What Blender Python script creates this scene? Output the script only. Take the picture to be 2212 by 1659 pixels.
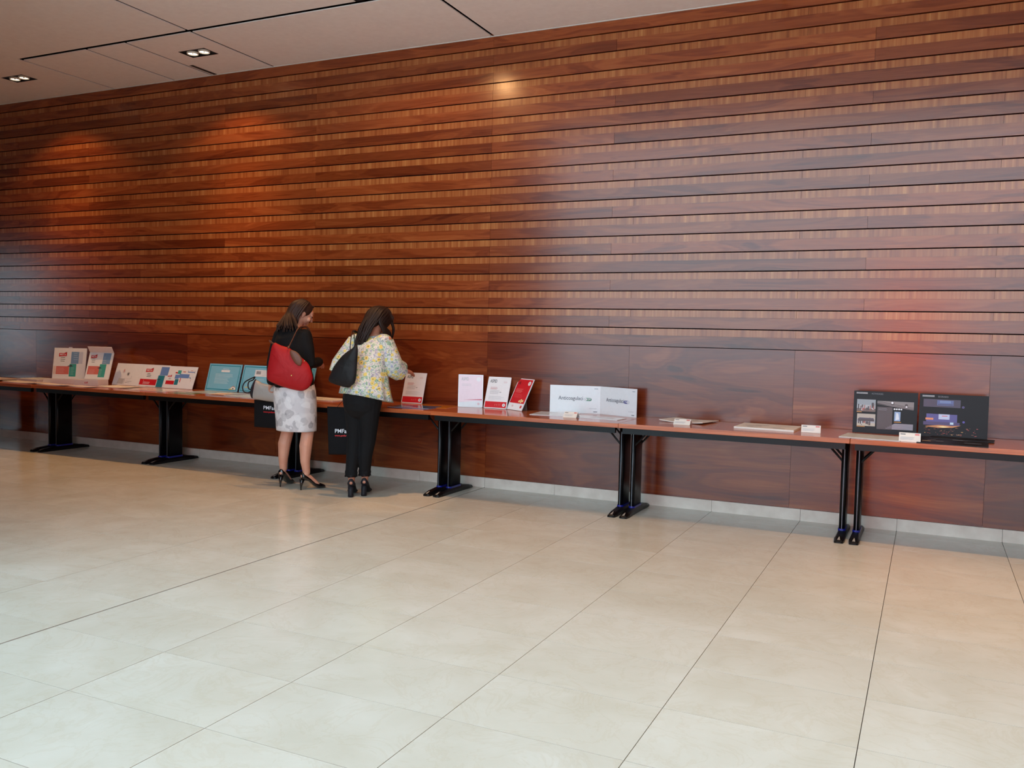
import bpy, bmesh, math, random
from mathutils import Vector, Matrix, Euler
random.seed(7)
for o in list(bpy.data.objects):
    bpy.data.objects.remove(o, do_unlink=True)
sc = bpy.context.scene
COL = sc.collection

# ------------------------------------------------------------------ camera
S = 0.70                                   # metres per calibration unit (one floor tile)
FW, IW, IH = 0.86154998, 2212.0, 1659.0    # focal length / image width
YAW, PITCH, ROLL = -0.44103682, -0.05643873, 0.02220562
CAM = Vector((5.23949258*S, (-4.65204538-5.67355494)*S, 2.03073203*S))
_f = Vector((math.sin(YAW)*math.cos(PITCH), math.cos(YAW)*math.cos(PITCH), math.sin(PITCH)))
_r0 = Vector((math.cos(YAW), -math.sin(YAW), 0)); _u0 = _r0.cross(_f)
_r = _r0*math.cos(ROLL)+_u0*math.sin(ROLL); _u = -_r0*math.sin(ROLL)+_u0*math.cos(ROLL)
cd = bpy.data.cameras.new('camera'); cam = bpy.data.objects.new('camera', cd); COL.objects.link(cam)
cd.sensor_fit = 'HORIZONTAL'; cd.sensor_width = 36.0; cd.lens = 36.0*FW; cd.clip_start = 0.05; cd.clip_end = 200
M3 = Matrix((_r, _u, -_f)).transposed()
cam.matrix_world = Matrix.Translation(CAM) @ M3.to_4x4()
sc.camera = cam
def ray(u, v):
    return _r*((u-IW/2)/(FW*IW)) - _u*((v-IH/2)/(FW*IW)) + _f
def aty(u, v, y):
    d = ray(u, v); return CAM + d*((y-CAM.y)/d.y)
def atz(u, v, z):
    d = ray(u, v); return CAM + d*((z-CAM.z)/d.z)
def atp(u, v, P, n):
    d = ray(u, v); return CAM + d*((P-CAM).dot(n)/d.dot(n))

# ------------------------------------------------------------------ world, exposure
sc.view_settings.view_transform = 'Standard'; sc.view_settings.look = 'None'
sc.view_settings.exposure = -0.06; sc.view_settings.gamma = 1.0; sc.view_settings.use_curve_mapping = False
w = bpy.data.worlds.new('sky'); sc.world = w; w.use_nodes = True
bg = w.node_tree.nodes['Background']; bg.inputs['Color'].default_value = (0.65, 0.86, 1.0, 1); bg.inputs['Strength'].default_value = 7.3
LAMP_WIDE, LAMP_NARROW, LAMP_FLOOR, LAMP_ADDED = 34.0, 34.0, 190.0, 40.0

# ------------------------------------------------------------------ constants of the place
ZC = 4.09           # low ceiling
YB = -12.0          # glass facade behind the photographer
XL, XR = -16.0, 8.0
YE = -4.2           # where the low ceiling ends and the tall part of the hall begins
ZH = 8.6
ZT = 0.747          # table top height

# portals in the facade openings
def portal(loc, rot, sx, sy):
    l = bpy.data.lights.new('daylight_portal', 'AREA'); l.shape = 'RECTANGLE'; l.size = sx; l.size_y = sy
    l.cycles.is_portal = True
    o = bpy.data.objects.new('daylight_portal', l); COL.objects.link(o); o.location = loc; o.rotation_euler = rot
portal((1.45, YB-0.02, 3.3), (math.radians(90), 0, 0), 12.1, 6.2)
portal((1.5, -8.1, ZH+0.22), (0, 0, 0), 11.0, 7.0)  # portal of the added roof light
portal((-13.8, -5.22, 1.65), (math.radians(90), 0, 0), 1.8, 2.1)

# ------------------------------------------------------------------ helpers: materials
def lin(c):
    c = c/255.0
    return c/12.92 if c <= 0.04045 else ((c+0.055)/1.055)**2.4
def rgb(r, g, b): return (lin(r), lin(g), lin(b), 1.0)
class NT:
    def __init__(s, name):
        s.m = bpy.data.materials.new(name); s.m.use_nodes = True; s.t = s.m.node_tree
        s.p = s.t.nodes['Principled BSDF']; s.out = s.t.nodes['Material Output']
    def n(s, typ, **kw):
        nd = s.t.nodes.new(typ)
        for k, v in kw.items(): setattr(nd, k, v)
        return nd
    def set(s, sock, v):
        if hasattr(v, 'is_output') or isinstance(v, bpy.types.NodeSocket): s.t.links.new(v, sock)
        else: sock.default_value = v
    def math(s, op, a, b=0.0, c=0.0):
        nd = s.n('ShaderNodeMath', operation=op); s.set(nd.inputs[0], a); s.set(nd.inputs[1], b); s.set(nd.inputs[2], c)
        return nd.outputs[0]
    def mix(s, f, a, b, blend='MIX'):
        nd = s.n('ShaderNodeMix', data_type='RGBA', blend_type=blend)
        s.set(nd.inputs[0], f); s.set(nd.inputs[6], a); s.set(nd.inputs[7], b); return nd.outputs[2]
    def ramp(s, f, stops):
        nd = s.n('ShaderNodeValToRGB'); s.set(nd.inputs[0], f); e = nd.color_ramp.elements
        while len(e) < len(stops): e.new(0.5)
        for i, (p, c) in enumerate(stops): e[i].position = p; e[i].color = c if len(c) == 4 else (*c, 1)
        return nd.outputs[0]
    def noise(s, vec, scale=5.0, detail=3.0, rough=0.5, dist=0.0, out=0):
        nd = s.n('ShaderNodeTexNoise'); s.set(nd.inputs['Vector'], vec); nd.inputs['Scale'].default_value = scale
        nd.inputs['Detail'].default_value = detail; nd.inputs['Roughness'].default_value = rough; nd.inputs['Distortion'].default_value = dist
        return nd.outputs[out]
    def vor(s, vec, scale, feature='F1', out='Distance', rnd=1.0):
        nd = s.n('ShaderNodeTexVoronoi', feature=feature); s.set(nd.inputs['Vector'], vec); nd.inputs['Scale'].default_value = scale
        nd.inputs['Randomness'].default_value = rnd
        return nd.outputs[out]
    def vmul(s, v, k):
        nd = s.n('ShaderNodeVectorMath', operation='MULTIPLY'); s.set(nd.inputs[0], v); s.set(nd.inputs[1], k); return nd.outputs[0]
    def vadd(s, v, k):
        nd = s.n('ShaderNodeVectorMath', operation='ADD'); s.set(nd.inputs[0], v); s.set(nd.inputs[1], k); return nd.outputs[0]
    def pos(s): return s.n('ShaderNodeNewGeometry').outputs['Position']
    def objc(s): return s.n('ShaderNodeTexCoord').outputs['Object']
    def rand(s): return s.n('ShaderNodeObjectInfo').outputs['Random']
    def bump(s, h, strength=0.2, dist=0.01):
        nd = s.n('ShaderNodeBump'); nd.inputs['Strength'].default_value = strength; nd.inputs['Distance'].default_value = dist
        s.set(nd.inputs['Height'], h); s.t.links.new(nd.outputs[0], s.p.inputs['Normal'])
    def base(s, c, rough=0.5, spec=0.5, metal=0.0):
        s.set(s.p.inputs['Base Color'], c); s.set(s.p.inputs['Roughness'], rough)
        s.p.inputs['Specular IOR Level'].default_value = spec; s.p.inputs['Metallic'].default_value = metal
        return s.m
PL = {}
def plain(r, g, b, rough=0.5, spec=0.5, metal=0.0, tex=0.04):
    k = (r, g, b, rough, spec, metal)
    if k not in PL:
        t = NT('paint_%d_%d_%d' % (r, g, b)); c = rgb(r, g, b)
        if tex:
            f = t.noise(t.objc(), 40, 2)
            c = t.mix(f, tuple(x*(1-tex) for x in c[:3])+(1,), tuple(min(1, x*(1+tex)) for x in c[:3])+(1,))
        PL[k] = t.base(c, rough, spec, metal)
    return PL[k]

def wood_offset(t, k=31.0):
    r = t.rand(); c = t.n('ShaderNodeCombineXYZ'); t.set(c.inputs[0], t.math('MULTIPLY', r, k)); t.set(c.inputs[1], t.math('MULTIPLY', r, 17.0)); t.set(c.inputs[2], t.math('MULTIPLY', r, 9.0))
    return t.vadd(t.pos(), c.outputs[0])
def mat_plank():
    t = NT('wood_long_grain'); p = wood_offset(t)
    fig = t.noise(t.vmul(p, (0.9, 1, 7.0)), 1.0, 3, 0.5, 1.2)
    grain = t.noise(t.vmul(p, (3.0, 1, 90.0)), 1.0, 4, 0.6, 0.3)
    rings = t.math('SINE', t.math('MULTIPLY', fig, 42.0))
    f = t.math('ADD', t.math('MULTIPLY', fig, 0.75), t.math('MULTIPLY', grain, 0.30))
    f = t.math('ADD', f, t.math('MULTIPLY', rings, 0.045))
    c = t.ramp(f, [(0.26, rgb(84, 30, 12)), (0.46, rgb(120, 54, 24)), (0.60, rgb(138, 68, 32)), (0.80, rgb(156, 86, 44))])
    k = t.ramp(t.rand(), [(0.0, (0.70, 0.64, 0.60)), (0.3, (0.90, 0.89, 0.88)), (0.7, (1.0, 1.0, 1.0)), (1.0, (1.14, 1.16, 1.12))])
    c = t.mix(1.0, c, k, 'MULTIPLY')
    t.base(c, t.math('ADD', 0.18, t.math('MULTIPLY', grain, 0.10)), 0.52); t.bump(grain, 0.05, 0.002)
    return t.m
def mat_cross():
    t = NT('wood_cross_grain'); p = t.pos(); r = t.rand()
    q = t.vadd(t.vmul(p, (26.0, 0, 1.1)), (3.0, 0, 0))
    blk = t.noise(q, 1.0, 2.0, 0.6, 0.0)
    fine = t.noise(t.vmul(p, (85.0, 1, 3.0)), 1.0, 3, 0.6)
    big = t.noise(t.vmul(p, (1.2, 1, 1.5)), 1.0, 1)
    f = t.math('ADD', t.math('MULTIPLY', blk, 0.8), t.math('MULTIPLY', fine, 0.22))
    f = t.math('ADD', f, t.math('MULTIPLY', t.math('SUBTRACT', big, 0.5), 0.18))
    c = t.ramp(f, [(0.28, rgb(122, 60, 28)), (0.46, rgb(146, 80, 40)), (0.60, rgb(162, 98, 52)), (0.76, rgb(186, 126, 72))])
    k = t.ramp(r, [(0.0, (0.90, 0.87, 0.85)), (1.0, (1.06, 1.07, 1.06))])
    c = t.mix(1.0, c, k, 'MULTIPLY')
    t.base(c, t.math('ADD', 0.19, t.math('MULTIPLY', fine, 0.08)), 0.52); t.bump(fine, 0.04, 0.002)
    return t.m
def mat_panel():
    t = NT('wood_wide_panel'); p = wood_offset(t)
    fig = t.noise(t.vmul(p, (0.55, 1, 3.2)), 1.0, 3, 0.5, 1.6)
    grain = t.noise(t.vmul(p, (2.5, 1, 80.0)), 1.0, 4, 0.6, 0.3)
    rings = t.math('SINE', t.math('MULTIPLY', fig, 55.0))
    f = t.math('ADD', t.math('MULTIPLY', fig, 0.8), t.math('MULTIPLY', grain, 0.24))
    f = t.math('ADD', f, t.math('MULTIPLY', rings, 0.035))
    c = t.ramp(f, [(0.30, rgb(72, 24, 10)), (0.48, rgb(104, 42, 18)), (0.62, rgb(124, 58, 26)), (0.80, rgb(146, 80, 40))])
    k = t.ramp(t.rand(), [(0.0, (0.85, 0.82, 0.80)), (1.0, (1.08, 1.08, 1.06))])
    c = t.mix(1.0, c, k, 'MULTIPLY')
    t.base(c, t.math('ADD', 0.17, t.math('MULTIPLY', grain, 0.08)), 0.52); t.bump(grain, 0.04, 0.002)
    return t.m
def mat_tabletop():
    t = NT('table_laminate'); p = wood_offset(t)
    g = t.noise(t.vmul(p, (2.0, 60.0, 60.0)), 1.0, 4, 0.6, 0.3)
    c = t.ramp(g, [(0.3, rgb(150, 74, 42)), (0.55, rgb(174, 92, 54)), (0.75, rgb(190, 108, 68))])
    t.base(c, 0.16, 0.5); return t.m
def mat_tile():
    t = NT('limestone_tile'); p = wood_offset(t)
    cl = t.noise(p, 2.6, 5, 0.6, 0.4)
    v = t.noise(p, 3.2, 6, 0.62, 1.6)
    vein = t.math('ABSOLUTE', t.math('SUBTRACT', v, 0.5))
    vein = t.ramp(vein, [(0.0, (1, 1, 1)), (0.03, (0, 0, 0))])
    c = t.ramp(cl, [(0.3, rgb(193, 184, 168)), (0.52, rgb(199, 191, 177)), (0.72, rgb(205, 198, 186))])
    c = t.mix(t.math('MULTIPLY', vein, 0.16), c, rgb(176, 156, 124))
    k = t.ramp(t.rand(), [(0, (0.975, 0.97, 0.965)), (1, (1.01, 1.01, 1.01))])
    c = t.mix(1.0, c, k, 'MULTIPLY')
    t.base(c, t.math('ADD', 0.15, t.math('MULTIPLY', cl, 0.09)), 0.4); return t.m
def mat_base():
    t = NT('baseboard_stone'); p = wood_offset(t)
    n = t.noise(p, 9, 5); c = t.ramp(n, [(0.3, rgb(192, 178, 166)), (0.7, rgb(210, 198, 186))])
    t.base(c, 0.35, 0.4); return t.m
def mat_ceiling():
    t = NT('ceiling_plaster'); n = t.noise(t.pos(), 18, 4)
    c = t.ramp(n, [(0.3, rgb(238, 230, 226)), (0.7, rgb(243, 236, 232))]); t.base(c, 0.85, 0.2); t.bump(n, 0.05, 0.003); return t.m
PLANK, CROSS, PANEL, TOP, TILE, BASE, CEIL = mat_plank(), mat_cross(), mat_panel(), mat_tabletop(), mat_tile(), mat_base(), mat_ceiling()
BLACKMETAL = plain(8, 7, 9, 0.38, 0.22, 0.0)
DARKGAP = plain(26, 9, 6, 0.9, 0.1)
WHITE = plain(226, 228, 234, 0.32, 0.5)
PAPER = plain(222, 214, 206, 0.55, 0.4)
GLOSSPAPER = plain(220, 222, 226, 0.18, 0.5)
def emis(name, col, st):
    t = NT(name); n = t.n('ShaderNodeEmission'); n.inputs[0].default_value = col; n.inputs[1].default_value = st
    t.t.links.new(n.outputs[0], t.out.inputs[0]); return t.m
BULB = emis('lamp_glow', (1.0, 0.86, 0.66, 1), 4.5)
CHROME = plain(206, 200, 190, 0.45, 0.5, 0.6, 0)

# ------------------------------------------------------------------ helpers: meshes
WL = {}
class MB:
    """collects shapes in world (or thing-local) coordinates; build() links them as one object"""
    def __init__(s): s.v = []; s.f = []; s.mi = []
    def add(s, vs, fs, mi=0):
        b = len(s.v); s.v += [Vector(v) for v in vs]; s.f += [[b+i for i in f] for f in fs]; s.mi += [mi]*len(fs); return s
    def hexa(s, p, mi=0):      # p: 4 bottom (ccw from above) + 4 top
        return s.add(p, [(3, 2, 1, 0), (4, 5, 6, 7), (0, 1, 5, 4), (1, 2, 6, 5), (2, 3, 7, 6), (3, 0, 4, 7)], mi)
    def box(s, a, b, mi=0):
        x0, y0, z0 = a; x1, y1, z1 = b
        return s.hexa([(x0, y0, z0), (x1, y0, z0), (x1, y1, z0), (x0, y1, z0), (x0, y0, z1), (x1, y0, z1), (x1, y1, z1), (x0, y1, z1)], mi)
    def slab(s, q, n, t, mi=0):    # quad q (bl, br, tr, tl) seen from the front, extruded against n by t
        n = Vector(n); q = [Vector(x) for x in q]; bk = [x-n*t for x in q]
        return s.add(q+bk, [(0, 1, 2, 3), (7, 6, 5, 4), (1, 0, 4, 5), (2, 1, 5, 6), (3, 2, 6, 7), (0, 3, 7, 4)], mi)
    def loft(s, rings, mi=0, cap0=True, cap1=True):
        n = len(rings[0]); vs = [v for r in rings for v in r]; fs = []
        for i in range(len(rings)-1):
            for j in range(n):
                a = i*n+j; b = i*n+(j+1) % n; fs.append((a, b, b+n, a+n))
        if cap0: fs.append(tuple(range(n-1, -1, -1)))
        if cap1: fs.append(tuple((len(rings)-1)*n+j for j in range(n)))
        return s.add(vs, fs, mi)
    def tube(s, pts, rad, n=12, mi=0, up=(0, 0, 1), round_ends=False):
        pts = [Vector(p) for p in pts]; rings = []
        rad = [rad]*len(pts) if not isinstance(rad, (list, tuple)) else list(rad)
        rad = [(r, r) if not isinstance(r, (list, tuple)) else r for r in rad]
        if round_ends:
            d0 = (pts[0]-pts[1]).normalized(); d1 = (pts[-1]-pts[-2]).normalized()
            P = []; Rr = []
            for a in (80, 50, 25): c = math.cos(math.radians(a)); si = math.sin(math.radians(a)); P.append(pts[0]+d0*min(rad[0])*si); Rr.append((rad[0][0]*c, rad[0][1]*c))
            P += pts; Rr += rad
            for a in (25, 50, 80): c = math.cos(math.radians(a)); si = math.sin(math.radians(a)); P.append(pts[-1]+d1*min(rad[-1])*si); Rr.append((rad[-1][0]*c, rad[-1][1]*c))
            pts, rad = P, Rr
        prev = None
        for i, p in enumerate(pts):
            d = (pts[min(i+1, len(pts)-1)]-pts[max(i-1, 0)]).normalized()
            if prev is None:
                u = Vector(up).cross(d)
                if u.length < 1e-4: u = Vector((1, 0, 0)).cross(d)
                if u.length < 1e-4: u = Vector((0, 1, 0)).cross(d)
            else: u = prev - d*prev.dot(d)
            u.normalize(); prev = u; v = d.cross(u)
            rings.append([p+u*(rad[i][0]*math.cos(2*math.pi*k/n))+v*(rad[i][1]*math.sin(2*math.pi*k/n)) for k in range(n)])
        return s.loft(rings, mi)
    def ell(s, c, r, R=None, nu=16, nv=10, mi=0):
        c = Vector(c); R = R or Matrix.Identity(3); rings = []
        for i in range(nv+1):
            a = -math.pi/2+math.pi*(0.02+0.96*i/nv)
            rings.append([c+R@Vector((r[0]*math.cos(a)*math.cos(2*math.pi*k/nu), r[1]*math.cos(a)*math.sin(2*math.pi*k/nu), r[2]*math.sin(a))) for k in range(nu)])
        return s.loft(rings, mi)
    def cyl(s, c, r, h, axis=(0, 0, 1), n=20, mi=0):
        c = Vector(c); a = Vector(axis).normalized(); return s.tube([c, c+a*h], r, n, mi, up=(1, 0, 0) if abs(a.z) > .9 else (0, 0, 1))
    def pillow(s, outline, n, th, back=None, mi=0, center=None, levels=(1.0, 0.96, 0.86, 0.68, 0.42, 0.16)):
        n = Vector(n).normalized(); o = [Vector(p) for p in outline]
        c = Vector(center) if center else sum(o, Vector())/len(o); back = th if back is None else back
        def ring(k, t): return [c+(p-c)*k+n*t for p in o]
        rings = [ring(k, -back*math.sqrt(max(0, 1-k*k))) for k in reversed(levels)] + [ring(k, th*math.sqrt(max(0, 1-k*k))) for k in levels[1:]]
        return s.loft(rings, mi)
    def xf(s, M, start=0):
        for i in range(start, len(s.v)): s.v[i] = M @ s.v[i]
        return s
    def build(s, name, mats, parent=None, smooth=False, local=False, bevel=0.0):
        me = bpy.data.meshes.new(name)
        lo = Vector((min(v.x for v in s.v), min(v.y for v in s.v), min(v.z for v in s.v))); hi = Vector((max(v.x for v in s.v), max(v.y for v in s.v), max(v.z for v in s.v)))
        c = (lo+hi)/2
        if parent is None: c.z = lo.z
        me.from_pydata([v-c for v in s.v], [], s.f)
        mats = mats if isinstance(mats, (list, tuple)) else [mats]
        for m in mats: me.materials.append(m)
        if len(mats) > 1: me.polygons.foreach_set('material_index', s.mi)
        if smooth: me.polygons.foreach_set('use_smooth', [True]*len(me.polygons))
        me.update()
        o = bpy.data.objects.new(name, me); COL.objects.link(o); WL[o.name] = c.copy()
        if parent is not None:
            o.parent = parent; o.location = c if local else c-WL[parent.name]
            if local: WL[o.name] = Vector(c)
        else: o.location = c
        if bevel > 0:
            m = o.modifiers.new('bevel', 'BEVEL'); m.width = bevel; m.segments = 2; m.limit_method = 'ANGLE'
        return o
def fixn(o):
    bm = bmesh.new(); bm.from_mesh(o.data); bmesh.ops.recalc_face_normals(bm, faces=bm.faces); bm.to_mesh(o.data); bm.free(); return o
def tag(o, label=None, cat=None, group=None, kind=None):
    if label: o['label'] = label
    if cat: o['category'] = cat
    if group: o['group'] = group
    if kind: o['kind'] = kind
    return o
def empty(name, loc):
    o = bpy.data.objects.new(name, None); COL.objects.link(o); o.location = loc; o.empty_display_size = 0.1; WL[o.name] = Vector(loc); return o
def struct(o, label=None): o['kind'] = 'structure'; return tag(o, label) if label else o
FONT = {}
def text_verts(body, size, align='LEFT', bold=0.0):
    c = bpy.data.curves.new('lettering', 'FONT'); c.body = body; c.size = size; c.align_x = align; c.align_y = 'BOTTOM_BASELINE'
    c.offset = bold; c.resolution_u = 3
    o = bpy.data.objects.new('lettering', c); COL.objects.link(o)
    dg = bpy.context.evaluated_depsgraph_get(); me = bpy.data.meshes.new_from_object(o.evaluated_get(dg))
    vs = [tuple(v.co) for v in me.vertices]; fs = [tuple(p.vertices) for p in me.polygons]
    bpy.data.objects.remove(o, do_unlink=True); bpy.data.curves.remove(c); bpy.data.meshes.remove(me)
    return vs, fs
class Face:
    """print on a flat face: u to the right, v up, in 0..1 of the face"""
    def __init__(s, bl, br, tl, n=None):
        s.o = Vector(bl); s.U = Vector(br)-s.o; s.V = Vector(tl)-s.o; s.n = s.U.cross(s.V).normalized()
        if n is not None and s.n.dot(Vector(n)) < 0: s.n = -s.n
        s.mb = MB(); s.mats = []
    def mi(s, m):
        if m not in s.mats: s.mats.append(m)
        return s.mats.index(m)
    def P(s, u, v, h): return s.o+s.U*u+s.V*v+s.n*h
    def rect(s, u0, v0, u1, v1, m, h=0.0008):
        s.mb.add([s.P(u0, v0, h), s.P(u1, v0, h), s.P(u1, v1, h), s.P(u0, v1, h)], [(0, 1, 2, 3)], s.mi(m)); return s
    def poly(s, pts, m, h=0.0008):
        s.mb.add([s.P(u, v, h) for u, v in pts], [tuple(range(len(pts)))], s.mi(m)); return s
    def disc(s, u, v, r, m, h=0.0012, n=20, a0=0, a1=360):
        asp = s.U.length/s.V.length
        return s.poly([(u+r*math.cos(math.radians(a0+(a1-a0)*k/n)), v+r*asp*math.sin(math.radians(a0+(a1-a0)*k/n))) for k in range(n + (0 if a1-a0 == 360 else 1))], m, h)
    def text(s, body, u, v, size, m, h=0.0012, align='LEFT', bold=0.0, sx=1.0, fit=None):
        vs, fs = text_verts(body, size, align, bold); ul = s.U.length; vl = s.V.length
        if fit: sx = fit*ul/max(x for x, y, z in vs)      # stretch to a share of the face's width
        s.mb.add([s.P(u+x*sx/ul, v+y/vl, h) for x, y, z in vs], fs, s.mi(m)); return s
    def lines(s, u0, u1, v0, v1, n, m, th=0.006, seed=1, h=0.0008):
        rr = random.Random(seed)
        for k in range(n):
            v = v0+(v1-v0)*k/max(1, n-1); s.rect(u0, v, u0+(u1-u0)*rr.uniform(0.7, 1.0), v+th, m, h)
        return s
    def build(s, parent, name='print'):
        return s.mb.build(name, s.mats, parent)

# ------------------------------------------------------------------ the setting: floor
TX, TY = 0.70, 0.6753*0.70
Y0 = -5.67355494*0.70           # a row joint
struct(MB().box((XL, YB, -0.06), (XR, 0.03, -0.012)).build('floor_slab', plain(96, 84, 72, 0.8)))
floor = struct(empty('floor', (0, 0, 0)))
J = 0.0016
def tile_box(x0, x1, y0, y1): return MB().box((x0+J, y0+J, -0.012), (x1-J, y1-J, 0.0))
rest = MB()
tile_mesh = None
ny0 = int(math.floor((YB-Y0)/TY)); ny1 = int(math.ceil((0-Y0)/TY))
for i in range(-23, 12):
    for j in range(ny0, ny1):
        x0, x1 = i*TX, (i+1)*TX; y0, y1 = Y0+j*TY, min(Y0+(j+1)*TY, -0.004)
        if x1 > XR: continue
        if y1-y0 < 0.03: continue
        if i == 0: x0 += 0.004
        if i == -1: x1 -= 0.004
        near = (-12 <= i < 7 and -4 <= j < ny1)
        if near and -4 <= j:
            full = i not in (0, -1) and y1-y0 > TY-0.001
            if full and tile_mesh is not None:
                o = bpy.data.objects.new('tile', tile_mesh); COL.objects.link(o); o.parent = floor; o.location = ((x0+x1)/2, (y0+y1)/2, -0.006)
            else:
                o = tile_box(x0, x1, y0, y1).build('tile', TILE, floor)
                if full: tile_mesh = o.data
        else:
            rest.box((x0+J, y0+J, -0.012), (x1-J, y1-J, 0.0))
tag(rest.build('tiles_beyond', TILE, floor), kind='stuff')
MB().box((-0.004, YB, -0.012), (0.004, 0, -0.0035)).build('expansion_joint', plain(40, 34, 30, 0.9), floor)

# ------------------------------------------------------------------ the setting: panelled wall
wall = struct(empty('wall_back', (0, 0, 0)))
MB().box((XL, 0.028, -0.05), (XR, 0.2, ZH)).build('wall_core', DARKGAP, wall)
ZB = 0.092
ZP = 1.348                        # top of the wide panels
PITCH_Z = 0.1556
NROW = 17
WX0, WX1 = -11.9, 6.2
def plank(name, x0, x1, z0, z1, yf, mat, yb=0.027):
    g = 0.0008
    mb = MB().box((x0+g, yf, z0), (x1-g, yb, z1)); return mb.build(name, mat, wall)
big = [WX0, -9.86, -8.62, -7.38, -6.15, -4.92, -3.69, -2.46, -1.23, 0, 1.355, 2.71, 4.07, 5.43, WX1]
for a, b in zip(big[:-1], big[1:]):
    plank('wide_panel', a, b, ZB+0.002, ZP-0.006, 0.0, PANEL)
dj = [[-9.7, -6.44, -3.16, 0.0, 3.2], [-8.45, -5.22, -1.97, 0.0, 1.165, 4.4], [-7.6, -4.4, -3.16, -1.97, 0.0, 3.2]]
seqd = [0, 1, 0, 1, 2, 1, 0, 1, 0, 1, 2, 1, 0, 1, 0, 2, 1]
lj = [-10.6, -8.1, -5.9, -3.69, -1.8, 0.0, 1.355, 2.71, 4.07]
rw = random.Random(11)
for r in range(NROW):
    z0 = ZP+r*PITCH_Z; zm = z0+PITCH_Z*0.575; z1 = z0+PITCH_Z
    if r == NROW-1: z1 = z0+PITCH_Z
    xs = [WX0]+dj[seqd[r]]+[WX1]
    for a, b in zip(xs[:-1], xs[1:]): plank('plank', a, b, z0, zm, 0.0, PLANK)
    xs = [WX0]+lj+[WX1]
    for a, b in zip(xs[:-1], xs[1:]): plank('cross_grain_strip', a, b, zm+0.0006, z1-0.009, 0.0045, CROSS)
zt = ZP+NROW*PITCH_Z
for a, b in zip([WX0, -3.16, 0, 3.2], [-3.16, 0, 3.2, WX1]): plank('top_plank', a, b, zt, ZC+0.03, 0.0, PLANK)
bb = struct(empty('baseboard_back', (0, 0, 0)))
for i in range(-17, 9):
    MB().box((i*TX+0.001, -0.006, 0), ((i+1)*TX-0.001, 0.026, ZB)).build('skirting_stone', BASE, bb)

# ------------------------------------------------------------------ the setting: rest of the hall
WALLPAINT = plain(120, 112, 104, 0.8, 0.2)
XC, XA = -1.5, -5.2
def holed_wall(name, x0, x1, z0, z1, holes, axis, at, th):
    # holes: (a0, a1, z0, z1) sorted, not overlapping
    mb = MB(); cur = x0
    def bx(a, b, c, d):
        if axis == 'x': mb.box((a, at, c), (b, at+th, d))
        else: mb.box((at, a, c), (at+th, b, d))
    for a, b, c, d in holes:
        bx(cur, a, z0, z1); bx(a, b, z0, c); bx(a, b, d, z1); cur = b
    bx(cur, x1, z0, z1); return struct(mb.build(name, WALLPAINT))
holed_wall('wall_front', XL-0.2, XR+0.2, -0.05, ZH, [(-4.6, 7.5, 0.2, 6.4)], 'x', YB-0.2, 0.2)
struct(MB().box((XL-0.2, -5.2, -0.05), (XL, 0.2, ZH)).build('wall_left', WALLPAINT))
holed_wall('wall_light_blocker', XL, XC, -0.05, ZH, [(-14.7, -12.9, 0.6, 2.7)], 'x', -5.2, 0.2)      # unseen wall added to keep facade daylight off the left floor
struct(MB().box((XA-0.2, YB, -0.05), (XA, -5.2, ZH)).build('wall_hall_left', WALLPAINT))
struct(MB().box((XR, YB, -0.05), (XR+0.2, 0.2, ZH)).build('wall_right', WALLPAINT))
_h = MB(); SK = (-4.0, 7.0, -11.6, -4.6)      # opening for an added, unseen roof light that brightens the near floor
_h.box((XL-0.2, YB-0.2, ZH), (SK[0], YE, ZH+0.2)); _h.box((SK[1], YB-0.2, ZH), (XR+0.2, YE, ZH+0.2)); _h.box((SK[0], YB-0.2, ZH), (SK[1], SK[2], ZH+0.2)); _h.box((SK[0], SK[3], ZH), (SK[1], YE, ZH+0.2))
struct(_h.build('ceiling_hall', CEIL))
struct(MB().box((XL, YE, ZC-0.02), (XR, YE+0.15, ZH+0.1)).build('wall_fascia', WALLPAINT))
def glass():
    t = NT('window_glass'); a = t.n('ShaderNodeBsdfTransparent'); a.inputs[0].default_value = (0.93, 0.96, 0.96, 1); g = t.n('ShaderNodeBsdfGlossy'); g.inputs['Roughness'].default_value = 0.02
    m = t.n('ShaderNodeMixShader'); m.inputs[0].default_value = 0.06; t.t.links.new(a.outputs[0], m.inputs[1]); t.t.links.new(g.outputs[0], m.inputs[2]); t.t.links.new(m.outputs[0], t.out.inputs[0]); return t.m
GLASS = glass(); FRAMEM = plain(120, 122, 126, 0.4)
win1 = struct(empty('window_1', (1.45, YB-0.1, 0.2)))
for k in range(7):
    x = -4.6+12.1*k/6; MB().box((x-0.04, YB-0.16, 0.2), (x+0.04, YB-0.04, 6.4)).build('mullion', FRAMEM, win1)
for z in (0.25, 2.3, 4.4, 6.35): MB().box((-4.6, YB-0.15, z-0.04), (7.5, YB-0.05, z+0.04)).build('transom', FRAMEM, win1)
for k in range(6):
    x = -4.6+12.1*k/6
    for za, zb in ((0.29, 2.26), (2.34, 4.36), (4.44, 6.31)): MB().box((x+0.04, YB-0.104, za), (x+12.1/6-0.04, YB-0.096, zb)).build('pane', GLASS, win1)
win2 = struct(empty('window_2', (-13.8, -5.1, 0.6)))
for x in (-14.7, -13.8, -12.9): MB().box((x-0.04, -5.16, 0.6), (x+0.04, -5.04, 2.7)).build('mullion', FRAMEM, win2)
for x in (-14.7, -13.8): MB().box((x+0.04, -5.104, 0.62), (x+0.86, -5.096, 2.68)).build('pane', GLASS, win2)
win3 = struct(empty('added_roof_window', (1.5, -8.1, ZH+0.1)))  # unseen roof glazing, added to daylight the floor towards the camera
for k in range(6):
    x = SK[0]+2.2*k; MB().box((x-0.04, SK[2], ZH+0.02), (x+0.04, SK[3], ZH+0.16)).build('rafter', FRAMEM, win3)
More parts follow.
